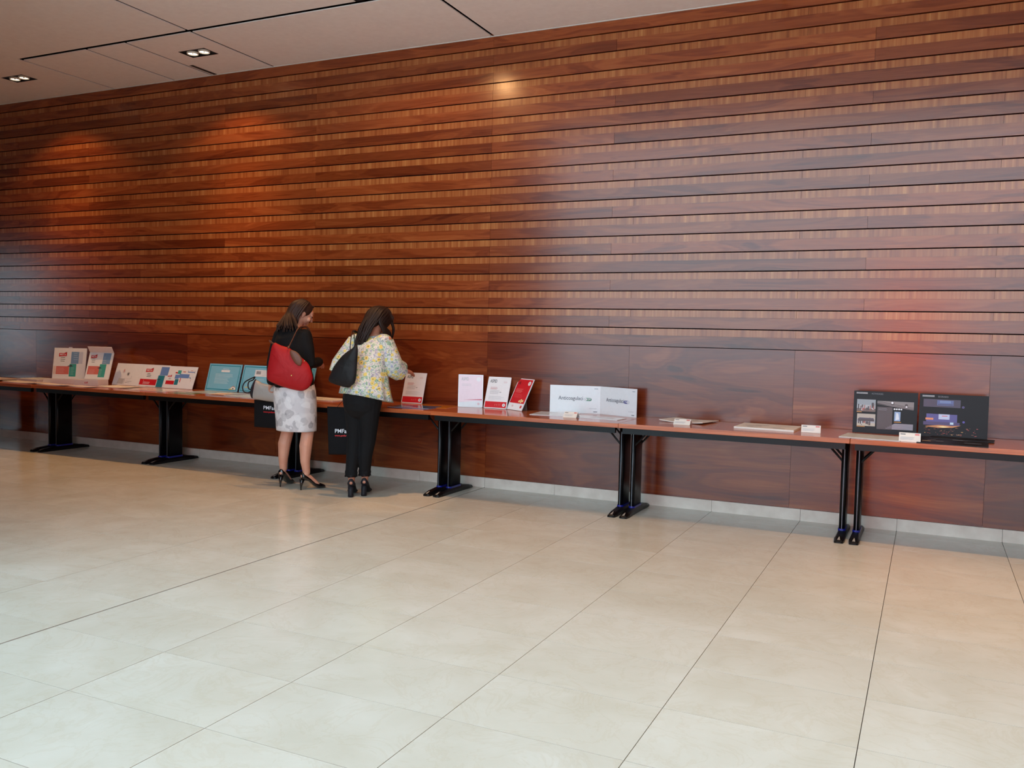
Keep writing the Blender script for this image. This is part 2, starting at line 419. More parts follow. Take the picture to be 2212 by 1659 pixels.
for k in range(5):
    x = SK[0]+2.2*k; MB().box((x+0.04, SK[2], ZH+0.09), (x+2.16, SK[3], ZH+0.098)).build('pane', GLASS, win3)

# low ceiling: panels with dark joints
ceil = struct(empty('ceiling', (0, 0, ZC)))
MB().box((XL, YE, ZC+0.06), (XR, 0.03, ZC+0.12)).build('ceiling_void', plain(7, 5, 5, 0.9, 0.1), ceil)
YJ = -1.145
def cpanel(x0, x1, y0, y1, hole=None, g=0.0006):
    mb = MB(); a, b = ZC, ZC+0.008
    if hole:
        hx0, hx1, hy0, hy1 = hole
        mb.box((x0+g, y0+g, a), (hx0, y1-g, b)); mb.box((hx1, y0+g, a), (x1-g, y1-g, b)); mb.box((hx0, y0+g, a), (hx1, hy0, b)); mb.box((hx0, hy1, a), (hx1, y1-g, b))
    else: mb.box((x0+g, y0+g, a), (x1-g, y1-g, b))
    return mb.build('ceiling_panel', CEIL, ceil)
D = 0.015
bays = [-8.6, -6.72, -4.80, -3.87, -3.34, -2.51, 0.0, 2.51, 5.02, 7.9]
LAMPS = [(-5.45, -0.69), (-2.90, -0.64), (-0.50, -1.27), (4.8, -1.6), (-7.0, -2.75), (-4.2, -2.75), (-1.6, -2.75), (1.0, -2.75)]  # the last four are an unseen row, added to warm the floor
LW, LD = 0.33, 0.19
def holefor(x0, x1, y0, y1):
    for lx, ly in LAMPS:
        if x0 < lx-LW/2 and lx+LW/2 < x1 and y0 < ly-LD/2 and ly+LD/2 < y1: return (lx-LW/2, lx+LW/2, ly-LD/2, ly+LD/2)
    return None
for a, b in zip(bays[:-1], bays[1:]):
    ys = [(YJ+0.026, -0.004)]
    if a >= -2.6 and b < 3: ys = [(YJ+0.026, -0.97), (-0.97, -0.30), (-0.30, -0.004)]
    gx = D if (-4.9 < a) else 0.001
    for (c, d) in ys: cpanel(a+gx, b-(D if b > -4.9 else 0.001), c, d, holefor(a, b, c, d))
for a, b in ((-8.6, -4.80), (-4.80, -2.51), (-2.51, 0.0), (0.0, 2.51), (2.51, 5.02), (5.02, 7.9)):
    g = D if b > -4.7 else 0.0
    for c, d in ((-2.4, YJ-(0.026 if b > -4.7 else 0)), (YE, -2.4)):
        cpanel(a+(D if a > -4.7 else 0), b-(D if b > -4.7 else 0), c, d, holefor(a, b, c, d))
cpanel(XL, -8.6, YE, -0.004)
for a, b in ((-8.6, -6.72), (-6.72, -4.80+0.015)): MB().box((a, YJ, ZC), (b-0.03*(b > -5), YJ+0.026, ZC+0.008)).build('ceiling_panel', CEIL, ceil)
MB().box((-3.30, -0.36, ZC-0.002), (-3.255, -0.02, ZC+0.004)).build('air_slot', plain(52, 40, 36, 0.8), ceil)
MB().box((XL, -0.016, ZC-0.003), (XR, 0.0, ZC+0.002)).build('edge_bead', plain(222, 226, 222, 0.5), ceil)

# ------------------------------------------------------------------ recessed double downlights
lamp_labels = ['recessed twin downlight at the far left of the ceiling', 'recessed twin downlight beside the dark cross joint in the ceiling',
               'recessed twin downlight by the top edge, above the bright spot on the wall', 'recessed twin downlight in the ceiling beyond the right edge'] + ['added unseen downlight that warms the floor, '+q for q in ('first from the left', 'second from the left', 'third from the left', 'fourth from the left')]
for k, (lx, ly) in enumerate(LAMPS):
    L = tag(empty('recessed_downlight', (lx, ly, ZC)), lamp_labels[k], 'ceiling light', 'twin downlights along the wall')
    mb = MB(); t = 0.008; top = ZC+0.055
    x0, x1, y0, y1 = lx-LW/2, lx+LW/2, ly-LD/2, ly+LD/2
    mb.box((x0, y0, ZC-0.003), (x0+t, y1, top)); mb.box((x1-t, y0, ZC-0.003), (x1, y1, top)); mb.box((x0+t, y0, ZC-0.003), (x1-t, y0+t, top)); mb.box((x0+t, y1-t, ZC-0.003), (x1-t, y1, top))
    mb.box((x0+t, y0+t, top-0.006), (x1-t, y1-t, top)); mb.build('housing', plain(20, 14, 18, 0.5), L)
    for s in (-1, 1):
        cx = lx+s*0.073; R = 0.056
        ring = MB(); rings = []
        for rr, zz in ((R, ZC+0.012), (R, ZC-0.006), (R-0.007, ZC-0.008), (R-0.008, ZC+0.010)):
            rings.append([(cx+rr*math.cos(2*math.pi*q/28), ly+rr*math.sin(2*math.pi*q/28), zz) for q in range(28)])
        ring.loft(rings, 0, False, False); hd = ring.build('lamp_ring', plain(226, 220, 205, 0.35), L, True)
        MB().cyl((cx, ly, ZC+0.003), R-0.009, 0.006, n=28).build('reflector', BULB, L)
        MB().cyl((cx, ly, ZC-0.003), 0.007, 0.006, n=10).build('cap', plain(60, 30, 28, 0.4), L)
    beams = [('wide_beam', 166 if k == 2 else 124, 0.35, LAMP_WIDE, (lx, ly, 0)), ('floor_beam', 84, 1.0, LAMP_FLOOR*(1.9 if k == 3 else 1.0), (lx-1.2, ly-0.5, 0) if k == 3 else (lx, ly-0.25, 0)),
             ('narrow_beam', 26, 0.9, LAMP_NARROW, (lx+0.15, ly+0.17, 0) if k == 2 else ((lx-0.5, ly-0.1, 0) if k == 3 else (lx, ly-0.35, 0)))]
    if k == 2: beams[2] = ('narrow_beam', 17, 0.8, 150.0, (-0.33, -1.0, 0))
    if k == 3: beams[2] = ('narrow_beam', 34, 0.9, 110.0, (4.0, -1.65, 0))
    if k > 3: beams = [('floor_beam', 58, 0.9, LAMP_ADDED, (lx, ly, 0))]  # added row: only a warm beam straight down on the floor
    for nm, size, blend, en, tgt in beams:
        ld = bpy.data.lights.new(nm, 'SPOT'); ld.energy = en; ld.color = (1.0, 0.54, 0.22); ld.spot_size = math.radians(size); ld.spot_blend = blend; ld.shadow_soft_size = 0.035
        lo = bpy.data.objects.new(nm, ld); COL.objects.link(lo); lo.parent = L; lo.location = (0, 0, -0.03)
        lo.rotation_euler = (Vector(tgt)-Vector((lx, ly, ZC))).to_track_quat('-Z', 'Y').to_euler()

# ------------------------------------------------------------------ lit red sign behind the photographer (seen as a glow on the polished wall)
bn = tag(empty('lightbox_sign', (3.3, -9.2, 0)), 'red backlit totem sign behind the photographer, mirrored as a red glow on the wall', 'sign')
MB().box((2.9, -9.32, 0.30), (3.7, -9.2, 2.35)).build('lit_face', emis('red_lightbox', (1.0, 0.10, 0.035, 1), 15.0), bn)
MB().box((2.86, -9.36, 0.25), (3.74, -9.325, 2.40)).build('back_case', plain(40, 40, 42, 0.5), bn)
MB().box((2.8, -9.5, 0.0), (3.8, -9.1, 0.25)).build('plinth', plain(40, 40, 42, 0.5), bn)

# ------------------------------------------------------------------ folding tables
TL_, TD0, TD1 = 1.685, -0.70, -0.012
def rrect(cx, cy, z, w, d, r, n=4):
    pts = []
    for sx, sy, a0 in ((1, -1, -90), (1, 1, 0), (-1, 1, 90), (-1, -1, 180)):
        for k in range(n+1):
            a = math.radians(a0+90*k/n); pts.append(Vector((cx+sx*(w/2-r)+r*math.cos(a), cy+sy*(d/2-r)+r*math.sin(a), z)))
    return pts
def make_table():
    T = empty('folding_table', (0, 0, 0))
    MB().box((0.0, TD0, ZT-0.034), (TL_, TD1, ZT)).build('tabletop', TOP, T, bevel=0.002)
    mb = MB()
    for y in (TD0+0.018, TD1-0.053): mb.box((0.03, y, ZT-0.079), (TL_-0.03, y+0.035, ZT-0.0345))
    mb.build('rail', BLACKMETAL, T)
    for sgn, x in ((1, 0.048), (-1, TL_-0.048)):
        L = MB().loft([rrect(x, -0.355, z, 0.042, 0.20, 0.02) for z in (0.045, 0.35, ZT-0.05)]).build('leg', BLACKMETAL, T, True)
        mb = MB(); mb.box((x-0.003, -0.4565, 0.06), (x+0.003, -0.4535, ZT-0.09)); mb.build('edge_strip', plain(70, 74, 82, 0.3), L)
        MB().loft([rrect(x, -0.355, z, 0.052, 0.214, 0.024) for z in (0.046, 0.062)]).build('collar', plain(18, 26, 120, 0.35), L)
        # foot: a bar along y, lower and rounder at both ends
        rings = []
        for y, wd, h0, h1 in ((-0.675, 0.030, 0.004, 0.012), (-0.665, 0.060, 0.0, 0.022), (-0.60, 0.072, 0.0, 0.036), (-0.47, 0.062, 0.0, 0.050), (-0.24, 0.062, 0.0, 0.050), (-0.11, 0.072, 0.0, 0.036), (-0.045, 0.060, 0.0, 0.022), (-0.035, 0.030, 0.004, 0.012)):
            r_ = []
            for px, pz in ((-1, 0), (1, 0), (1, 0.55), (0.62, 1), (-0.62, 1), (-1, 0.55)): r_.append(Vector((x+px*wd/2, y, h0+(h1-h0)*pz)))
            rings.append(r_)
        F = MB().loft(rings).build('foot', BLACKMETAL, T)
        MB().add([(x-0.010, -0.662, 0.0235), (x+0.010, -0.662, 0.0235), (x+0.002, -0.607, 0.0365), (x-0.002, -0.607, 0.0365)], [(0, 1, 2, 3)]).build('glide_plate', CHROME, F)
        for y in (-0.44, -0.27):
            MB().tube([(x+sgn*0.012, y, 0.555), (x+sgn*0.155, y, ZT-0.037)], 0.008, 8).build('brace', BLACKMETAL, T)
    return T
def copy_tree(o, parent=None):
    c = o.copy(); COL.objects.link(c); c.parent = parent
    for ch in list(o.children): copy_tree(ch, c)
    return c
TJ = [-6.927, -5.24, -3.553, -1.866, -0.179, 1.508, 3.196]
TY_ = [-0.03, -0.01, 0.0, 0.0, 0.0, 0.0, 0.0]
TLAB = ['wood-topped folding table at the far left, covered with magazines', 'wood-topped folding table under the two white display boxes',
        'wood-topped folding table under the light blue boards', 'wood-topped folding table in front of the two women',
        'wood-topped folding table under the folded white Anticoagulaci boards', 'wood-topped folding table with only flat booklets and small cards',
        'wood-topped folding table at the far right under two black boards']
proto = make_table()
TABLES = []
for i, x in enumerate(TJ):
    t = proto if i == 0 else copy_tree(proto)
    t.location = (x, min(0, TY_[i]-0.004), 0); tag(t, TLAB[i], 'table', 'folding tables in a row along the wall'); TABLES.append(t)

# ------------------------------------------------------------------ boards and papers on the tables
GREY = plain(120, 122, 128, 0.5); DGREY = plain(60, 62, 68, 0.5); LGREY = plain(176, 178, 184, 0.5); RED = plain(196, 28, 40, 0.35); LRED = plain(206, 112, 106, 0.35)
TEAL = plain(66, 160, 152, 0.35); SLATE = plain(118, 152, 190, 0.35); STEEL = plain(104, 136, 196, 0.35); DTEAL = plain(40, 122, 142, 0.35)
CYAN = plain(124, 186, 212, 0.35); DCYAN = plain(28, 138, 160, 0.35); BLACKB = plain(17, 17, 22, 0.5, 0.3); NAVY = plain(26, 34, 66, 0.4)
def lean_board(name, bl, br, y0, y1, h, lean, label, cat, face, edge, group=None, th=0.006, border=None, support=True):
    """bottom corners given in the picture, standing on the table at depths y0, y1; leaning back"""
    a = aty(bl[0], bl[1], y0); b = aty(br[0], br[1], y1); a.z = b.z = ZT+0.0005
    U = b-a; side = U.normalized(); back = Vector((0, 0, 1)).cross(side)   # horizontal, away from the viewer
    V = Vector((0, 0, 1))*math.sqrt(h*h-lean*lean)+back*lean
    n = U.cross(V).normalized()
    c = (a+b)/2
    R = tag(empty(name, (c.x, c.y, ZT)), label, cat, group)
    lift = Vector((0, 0, th*abs(lean)/h))
    a = a+lift; b = b+lift
    MB().slab([a, b, b+V, a+V], n, th, 0).build('panel', edge if edge else face, R)
    f = Face(a, b, a+V)
    if edge is not face: f.rect(0.004, 0.004, 0.996, 0.996, face, 0.0003)
    if border: bm_, bw, inner = border
    if support:
        m = a+U*0.5+V*0.62-n*th; ft = m.copy(); ft.z = ZT+0.001; ft = ft + back*max(0.0, 0.02 if lean > 0.06 else 0.05)
        w = side*min(0.05, U.length*0.2); t2 = back*0.003
        MB().add([m-w, m+w, ft+w, ft-w, m-w+t2, m+w+t2, ft+w+t2, ft-w+t2], [(0, 1, 2, 3), (7, 6, 5, 4), (0, 4, 5, 1), (1, 5, 6, 2), (2, 6, 7, 3), (3, 7, 4, 0)]).build('easel_strut', plain(150, 140, 130, 0.7), R)
    return R, f
# three white landscape boards
def flag(f, u, v, w, h):      # the red flag-like mark with its dark corner and white letters
    f.poly([(u, v), (u+w*0.08, v+h*0.2), (u+w*0.1, v-h*0.12)], DGREY, 0.0009)
    f.poly([(u, v), (u+w, v+h*0.12), (u+w, v+h*1.05), (u+w*0.62, v+h*0.86), (u, v+h*0.86)], RED, 0.001)
    f.poly([(u+w*0.66, v+h*0.88), (u+w, v+h*1.2), (u+w, v+h*1.05)], DGREY, 0.0009)
    f.text('META', u+w*0.10, v+h*0.28, h*f.V.length*0.62, WHITE, 0.0014, bold=0.0004, fit=w*0.8)
R, f = lean_board('display_board', (241.3, 830.8), (297.5, 834), -0.12, -0.12, 0.258, 0.09, 'white board with faint grey drawings, left of three white boards', 'board', WHITE, WHITE, 'white boards on the second and third tables')
f.poly([(0.17, 0.06), (0.40, 0.05), (0.42, 0.30), (0.21, 0.31)], LGREY).rect(0.43, 0.05, 0.44, 0.32, GREY).lines(0.48, 0.70, 0.12, 0.30, 3, LGREY, 0.01, 3).poly([(0.47, 0.13), (0.72, 0.19), (0.72, 0.20), (0.47, 0.145)], GREY)
f.disc(0.52, 0.52, 0.055, LGREY, 0.0008).disc(0.52, 0.52, 0.025, DGREY, 0.0014).disc(0.58, 0.50, 0.022, WHITE, 0.0016).rect(0.32, 0.62, 0.345, 0.74, LRED).disc(0.33, 0.62, 0.05, plain(206, 200, 208, 0.5), 0.0006).rect(0.66, 0.30, 0.67, 0.44, LGREY); f.build(R)
R, f = lean_board('display_board', (298, 834), (355, 838), -0.12, -0.12, 0.258, 0.09, 'white board with red flag mark and a red band, middle of three', 'board', WHITE, WHITE, 'white boards on the second and third tables')
flag(f, 0.14, 0.66, 0.27, 0.17); f.lines(0.22, 0.38, 0.44, 0.58, 3, DGREY, 0.022, 2)
f.rect(0.01, 0.08, 0.64, 0.34, RED).lines(0.14, 0.42, 0.13, 0.19, 2, WHITE, 0.018, 5, 0.0014).rect(0.14, 0.26, 0.155, 0.29, WHITE, 0.0014)
f.rect(0.70, 0.54, 0.995, 0.92, STEEL).rect(0.66, 0.01, 0.90, 0.53, DTEAL, 0.001).poly([(0.60, 0.36), (0.72, 0.37), (0.80, 0.34), (0.72, 0.33)], DGREY, 0.0014).lines(0.0, 0.0, 0, 0, 1, WHITE); f.build(R)
R, f = lean_board('display_board', (354, 837.6), (414.4, 840.7), -0.125, -0.115, 0.255, 0.095, 'white board with small blue, green and red shapes, right of three', 'board', WHITE, WHITE, 'white boards on the second and third tables')
flag(f, 0.02, 0.50, 0.14, 0.09); f.lines(0.07, 0.17, 0.40, 0.46, 3, GREY, 0.012, 9)
f.rect(0.0, 0.17, 0.30, 0.34, RED).rect(0.31, 0.16, 0.44, 0.42, DTEAL).rect(0.28, 0.44, 0.42, 0.62, STEEL).rect(0.42, 0.48, 0.78, 0.66, STEEL, 0.001).rect(0.34, 0.66, 0.46, 0.82, TEAL).rect(0.26, 0.68, 0.34, 0.74, RED)
f.rect(0.48, 0.28, 0.505, 0.48, RED).rect(0.52, 0.74, 0.62, 0.78, LRED).rect(0.70, 0.74, 0.94, 0.78, STEEL).rect(0.69, 0.74, 0.70, 0.84, GREY).rect(0.93, 0.70, 0.94, 0.84, GREY).rect(0.78, 0.82, 0.86, 0.84, LRED).poly([(0.78, 0.56), (0.86, 0.50), (0.84, 0.44), (0.80, 0.50)], SLATE).rect(0.86, 0.34, 0.87, 0.46, LRED).lines(0.88, 0.98, 0.46, 0.54, 2, LGREY, 0.008); f.build(R)
# light blue boards
def blue(bl, br, label, art):
    R, f = lean_board('display_board', bl, br, -0.11, -0.11, 0.297, 0.085, label, 'board', CYAN, CYAN, 'light blue framed boards', th=0.010)
    t = 0.026
    for q in ((0.035, 0.05, 0.965, 0.05+t), (0.035, 0.95-t, 0.965, 0.95), (0.035, 0.05, 0.035+t*0.7, 0.95), (0.965-t*0.7, 0.05, 0.965, 0.95)): f.rect(*q, DCYAN)
    art(f); f.build(R); return R
def art1(f):
    f.rect(0.40, 0.70, 0.66, 0.78, WHITE).rect(0.44, 0.81, 0.62, 0.825, WHITE); f.lines(0.24, 0.80, 0.28, 0.62, 9, plain(196, 222, 232, 0.4), 0.012, 4)
    f.poly([(0.78, 0.08), (0.94, 0.07), (0.93, 0.15), (0.86, 0.21), (0.79, 0.15)], plain(232, 226, 216, 0.4)).poly([(0.77, 0.14), (0.86, 0.22), (0.95, 0.14), (0.86, 0.19)], plain(176, 110, 96, 0.4), 0.001).rect(0.74, 0.07, 0.84, 0.10, plain(222, 196, 96, 0.4), 0.0012).rect(0.84, 0.09, 0.88, 0.14, plain(120, 130, 140, 0.4), 0.0012)
def art2(f):
    f.rect(0.38, 0.60, 0.90, 0.84, WHITE).rect(0.42, 0.68, 0.56, 0.80, LGREY).lines(0.60, 0.86, 0.64, 0.80, 4, GREY, 0.012, 5).rect(0.16, 0.18, 0.26, 0.21, plain(222, 196, 96, 0.4)); f.lines(0.2, 0.8, 0.24, 0.5, 6, plain(196, 222, 232, 0.4), 0.012, 7)
blue((441.7, 842), (511.4, 845.6), 'light blue framed board with white centred lines and a tiny house', art1)
blue((515.5, 846), (586, 850), 'light blue framed board half hidden behind the grey handbag', art2)
blue((598, 851), (671, 856), 'light blue framed board almost wholly hidden behind the red shoulder bag', art2)
# award boards
def award(bl, br, y0, y1, lean, label, kind, h=0.297):
    face = {'white': WHITE, 'red': RED, 'pink': plain(226, 206, 218, 0.2, 0.5)}[kind]
    R, f = lean_board('award_board', bl, br, y0, y1, h, lean, label, 'board', face, WHITE, 'award boards', th=0.006)
    fr = plain(232, 234, 238, 0.15, 0.5); t = 0.03
    for q in ((0, 0, 1, t*0.72), (0, 1-t*0.72, 1, 1), (0, 0, t, 1), (1-t, 0, 1, 1)): f.rect(*q, fr, 0.0008)
    ink = DGREY if kind != 'pink' else LGREY
    if kind == 'white':
        f.text('ASPID', 0.10, 0.815, 0.042, DGREY, bold=0.0004, fit=0.30)
        f.lines(0.70, 0.88, 0.81, 0.85, 3, plain(214, 190, 194, 0.5), 0.008, 3); f.lines(0.16, 0.52, 0.60, 0.66, 3, plain(190, 120, 124, 0.5), 0.010, 3); f.lines(0.16, 0.58, 0.46, 0.56, 4, GREY, 0.006, 5); f.lines(0.14, 0.88, 0.28, 0.38, 5, LGREY, 0.006, 8); f.rect(0.58, 0.50, 0.66, 0.53, LGREY)
        f.rect(t, 0.025, 1-t, 0.215, RED, 0.001); f.disc(0.86, 0.115, 0.065, WHITE, 0.0016).disc(0.86, 0.115, 0.035, LGREY, 0.002)
        for u in (0.48, 0.56): f.disc(u, 0.125, 0.018, LRED, 0.0016).rect(u-0.008, 0.08, u+0.008, 0.12, LRED, 0.0016)
        f.lines(0.62, 0.74, 0.10, 0.14, 3, LRED, 0.008, 4, 0.0016)
    elif kind == 'red':
        f.text('AS', 0.12, 0.815, 0.038, plain(60, 10, 20, 0.4), bold=0.0006, sx=0.7); f.disc(0.82, 0.86, 0.085, WHITE, 0.0014).disc(0.82, 0.86, 0.05, plain(206, 186, 176, 0.4), 0.0018)
        f.lines(0.12, 0.62, 0.56, 0.66, 4, plain(232, 120, 120, 0.4), 0.010, 3); f.lines(0.12, 0.72, 0.40, 0.50, 4, plain(224, 96, 100, 0.4), 0.007, 6)
        gold = plain(236, 208, 150, 0.3)
        for u, v in ((0.62, 0.285), (0.72, 0.32), (0.83, 0.30), (0.74, 0.27)): f.disc(u, v, 0.05, gold, 0.0016, 10)
        f.rect(0.0, 0.0, 1.0, 0.215, WHITE, 0.001); f.disc(0.86, 0.115, 0.06, RED, 0.0016).disc(0.86, 0.115, 0.03, LRED, 0.002).lines(0.26, 0.38, 0.10, 0.14, 3, LRED, 0.008, 4, 0.0016)
    else:
        f.text('ASPID', 0.12, 0.82, 0.042, LGREY, bold=0.0004, fit=0.30); f.disc(0.82, 0.86, 0.09, WHITE, 0.0014); f.lines(0.14, 0.52, 0.66, 0.70, 2, LGREY, 0.008, 2); f.lines(0.14, 0.5, 0.40, 0.6, 4, plain(214, 192, 204, 0.4), 0.006, 2)
        f.poly([(0.03, 0.0), (0.97, 0.0), (0.97, 0.19), (0.60, 0.19), (0.03, 0.14)], plain(214, 226, 234, 0.3), 0.001).poly([(0.2, 0.225), (0.97, 0.225), (0.97, 0.262)], plain(196, 92, 112, 0.3), 0.001)
        f.disc(0.83, 0.11, 0.05, plain(206, 186, 196, 0.4), 0.0016)
    f.build(R)
award((866.4, 867.5), (911.4, 870), -0.115, -0.115, 0.085, 'white award board with red foot band, touched by the hand', 'white')
award((989, 880.7), (1042.3, 880.9), -0.16, -0.10, 0.01, 'pale pink upright award board standing left of the red one', 'pink')
award((1044.4, 880.4), (1093.4, 883.6), -0.12, -0.12, 0.10, 'white award board with red foot band between pink and red boards', 'white')
award((1093.9, 884), (1126, 889.5), -0.10, -0.215, 0.135, 'red award board with white foot band, turned to the left', 'red', 0.305)
# folded pair of white boards
def folded():
    y = (-0.115, -0.015, -0.150)
    p = [aty(1187.3, 890, y[0]), aty(1295.8, 892.5, y[1]), aty(1374.4, 903, y[2])]
    for q in p: q.z = ZT+0.0006
    H = Vector((0, 0, 0.24)); c = (p[0]+p[2])/2
    R = tag(empty('folded_display_board', (c.x, c.y, ZT)), 'white board folded in two with the lettering Anticoagulaci OFF and ON', 'board')
    green = plain(28, 116, 82, 0.35); blue_ = plain(28, 40, 130, 0.35)
    for k in range(2):
        a, b = p[k], p[k+1]; U = b-a; n = U.cross(H).normalized(); W = MB().slab([a, b, b+H, a+H], n, 0.005).build('panel', GLOSSPAPER, R)
        f = Face(a, b, a+H); sz = 0.036
        f.text('Anticoagulaci', 0.172, 0.478, 0.047, plain(72, 76, 88, 0.4), bold=0.0003, fit=0.485)
        u0, u1 = (0.685, 0.83) if k == 0 else (0.655, 0.80); m = green if k == 0 else blue_
        v0, v1 = 0.455, 0.565; r_ = (v1-v0)/2*f.V.length/f.U.length
        f.rect(u0+r_, v0, u1-r_, v1, m, 0.001).disc(u1-r_, (v0+v1)/2, r_, m, 0.001).disc(u0+r_, (v0+v1)/2, r_, m, 0.001)
        ks = u0+r_ if k == 0 else u1-r_
        f.disc(ks, (v0+v1)/2, r_*0.86, WHITE, 0.0014).rect(ks-0.012, 0.506, ks+0.012, 0.512, DGREY, 0.002).rect(ks-0.003, 0.485, ks+0.003, 0.533, DGREY, 0.002)
        f.text('OFF' if k == 0 else 'ON', u0+(0.056 if k == 0 else 0.020), 0.478, 0.026, WHITE, 0.0018, bold=0.0003, fit=0.075 if k == 0 else 0.062)
        f.lines(0.88, 0.955, 0.89, 0.89, 1, plain(110, 136, 150, 0.4), 0.02, 2).lines(0.78, 0.95, 0.17, 0.19, 2, LGREY, 0.008, 5).rect(0.87, 0.055, 0.945, 0.085, GREY)
        f.build(W)
folded()
# black photo boards
def photo_black(bl, br, y0, y1, label, which):
    R, f = lean_board('display_board', bl, br, y0, y1, 0.311, 0.02, label, 'board', BLACKB, BLACKB, 'black photo boards', th=0.006)
    wht = plain(214, 216, 222, 0.35); org = plain(226, 156, 70, 0.4)
    f.lines(0.04, 0.22, 0.935, 0.955, 2, wht, 0.008, 2)
    if which == 0:
        f.text('ACTIVIDADES', 0.28, 0.925, 0.016, plain(120, 122, 130, 0.4), sx=0.8)
        rr = random.Random(4)
        for (u0, v0, u1, v1), sky, flo in (((0.055, 0.51, 0.35, 0.80), plain(128, 140, 148, 0.35), plain(90, 72, 62, 0.35)), ((0.065, 0.165, 0.355, 0.455), plain(168, 160, 148, 0.35), plain(176, 168, 150, 0.35))):
            f.rect(u0, v0, u1, v1, plain(150, 158, 164, 0.3)).rect(u0, v0+(v1-v0)*0.55, u1, v1, sky, 0.001).rect(u0, v0, u1, v0+(v1-v0)*0.25, flo, 0.001)
            for k in range(16):
                x = rr.uniform(u0+0.01, u1-0.04); w = rr.uniform(0.008, 0.03); y = rr.uniform(v0+0.02, v0+(v1-v0)*0.35); hh = rr.uniform(0.06, 0.13)
                c = rr.choice([(30, 28, 34), (60, 44, 40), (196, 204, 210), (90, 104, 116), (20, 20, 26), (150, 70, 60)]); f.rect(x, y, x+w, min(v1-0.01, y+hh), plain(*c, 0.35), 0.0014+k*0.0001)
            f.rect(u0, v0-0.02, u0+(0.08 if v0 > 0.4 else 0.13), v0-0.008, org)
        f.rect(0.10, 0.33, 0.33, 0.36, plain(30, 34, 60, 0.35), 0.0032).rect(0.08, 0.28, 0.34, 0.33, plain(24, 24, 30, 0.35), 0.0032)
        g = [plain(112, 108, 108, 0.35), plain(70, 66, 66, 0.35), plain(36, 34, 36, 0.35)]
        f.poly([(0.375, 0.78), (0.945, 0.78), (0.945, 0.60), (0.62, 0.66), (0.375, 0.72)], g[0], 0.001)
        for k in range(4): f.poly([(0.375, 0.765-k*0.022), (0.945, 0.64-k*0.018), (0.945, 0.648-k*0.018), (0.375, 0.775-k*0.022)], g[1] if k % 2 else g[2], 0.0014)
        f.disc(0.615, 0.735, 0.028, g[2], 0.0018).disc(0.612, 0.745, 0.018, wht, 0.002).disc(0.83, 0.70, 0.024, g[2], 0.0018).disc(0.832, 0.665, 0.014, wht, 0.002)
        f.rect(0.38, 0.11, 0.62, 0.64, plain(34, 32, 34, 0.35), 0.0016).poly([(0.66, 0.26), (0.945, 0.26), (0.945, 0.12), (0.50, 0.12)], plain(134, 134, 146, 0.35), 0.0014)
        for k in range(5): f.poly([(0.64-0.03*k, 0.24-0.026*k), (0.945, 0.235-0.026*k), (0.945, 0.245-0.026*k), (0.645-0.03*k, 0.25-0.026*k)], plain(110, 110, 124, 0.35), 0.0018)
        f.rect(0.65, 0.32, 0.745, 0.54, plain(130, 160, 200, 0.35), 0.002).poly([(0.67, 0.34), (0.73, 0.36), (0.71, 0.50), (0.68, 0.52)], plain(206, 216, 228, 0.35), 0.0024).rect(0.65, 0.29, 0.76, 0.302, org, 0.002).lines(0.40, 0.56, 0.56, 0.60, 3, plain(110, 110, 118, 0.4), 0.006, 3, 0.002)
        for k in range(4): f.disc(0.65+0.035*k, 0.60, 0.014, wht, 0.002)
    else:
        f.text('ESCENARIO', 0.27, 0.925, 0.016, plain(120, 122, 130, 0.4), sx=0.8)
        f.rect(0.06, 0.70, 0.60, 0.88, plain(22, 22, 58, 0.35)).rect(0.26, 0.74, 0.50, 0.86, plain(60, 84, 140, 0.35), 0.001).rect(0.30, 0.80, 0.46, 0.85, plain(92, 120, 168, 0.35), 0.0014).rect(0.27, 0.755, 0.49, 0.77, plain(26, 30, 70, 0.35), 0.0014)
        f.rect(0.11, 0.36, 0.56, 0.54, plain(52, 56, 132, 0.35)).rect(0.29, 0.42, 0.45, 0.54, plain(178, 190, 220, 0.35), 0.001).rect(0.34, 0.49, 0.42, 0.505, plain(196, 70, 80, 0.35), 0.0014).rect(0.10, 0.40, 0.215, 0.445, plain(220, 134, 84, 0.35), 0.0014)
        f.rect(0.07, 0.28, 0.60, 0.36, plain(30, 24, 92, 0.35)).disc(0.655, 0.38, 0.018, plain(52, 46, 150, 0.35), 0.001).disc(0.64, 0.72, 0.02, plain(34, 30, 96, 0.35), 0.001)
        f.poly([(0.10, 0.25), (0.30, 0.29), (0.50, 0.28), (0.62, 0.30), (0.50, 0.24), (0.30, 0.22), (0.12, 0.24)], plain(190, 120, 60, 0.35), 0.0014).poly([(0.26, 0.25), (0.36, 0.27), (0.46, 0.25), (0.36, 0.23)], plain(236, 206, 140, 0.35), 0.002).rect(0.46, 0.31, 0.51, 0.36, plain(180, 210, 230, 0.35), 0.0018)
        rr = random.Random(9)
        for k in range(60):
            x = rr.uniform(0.08, 0.86); y = rr.uniform(0.06, 0.24); c = rr.choice([(120, 66, 34), (160, 60, 44), (80, 44, 30), (206, 150, 80), (150, 40, 40)]); f.rect(x, y, x+rr.uniform(0.006, 0.03), y+rr.uniform(0.006, 0.014), plain(*c, 0.35), 0.0012+k*0.00002)
    f.build(R); return R
photo_black((1841, 934), (1979, 939.7), -0.20, -0.20, 'black board with grey exhibition photographs, left of the black pair', 0)
photo_black((1982.7, 942.6), (2132.4, 952), -0.20, -0.20, 'black board with a blue stage photograph, right of the black pair', 1)

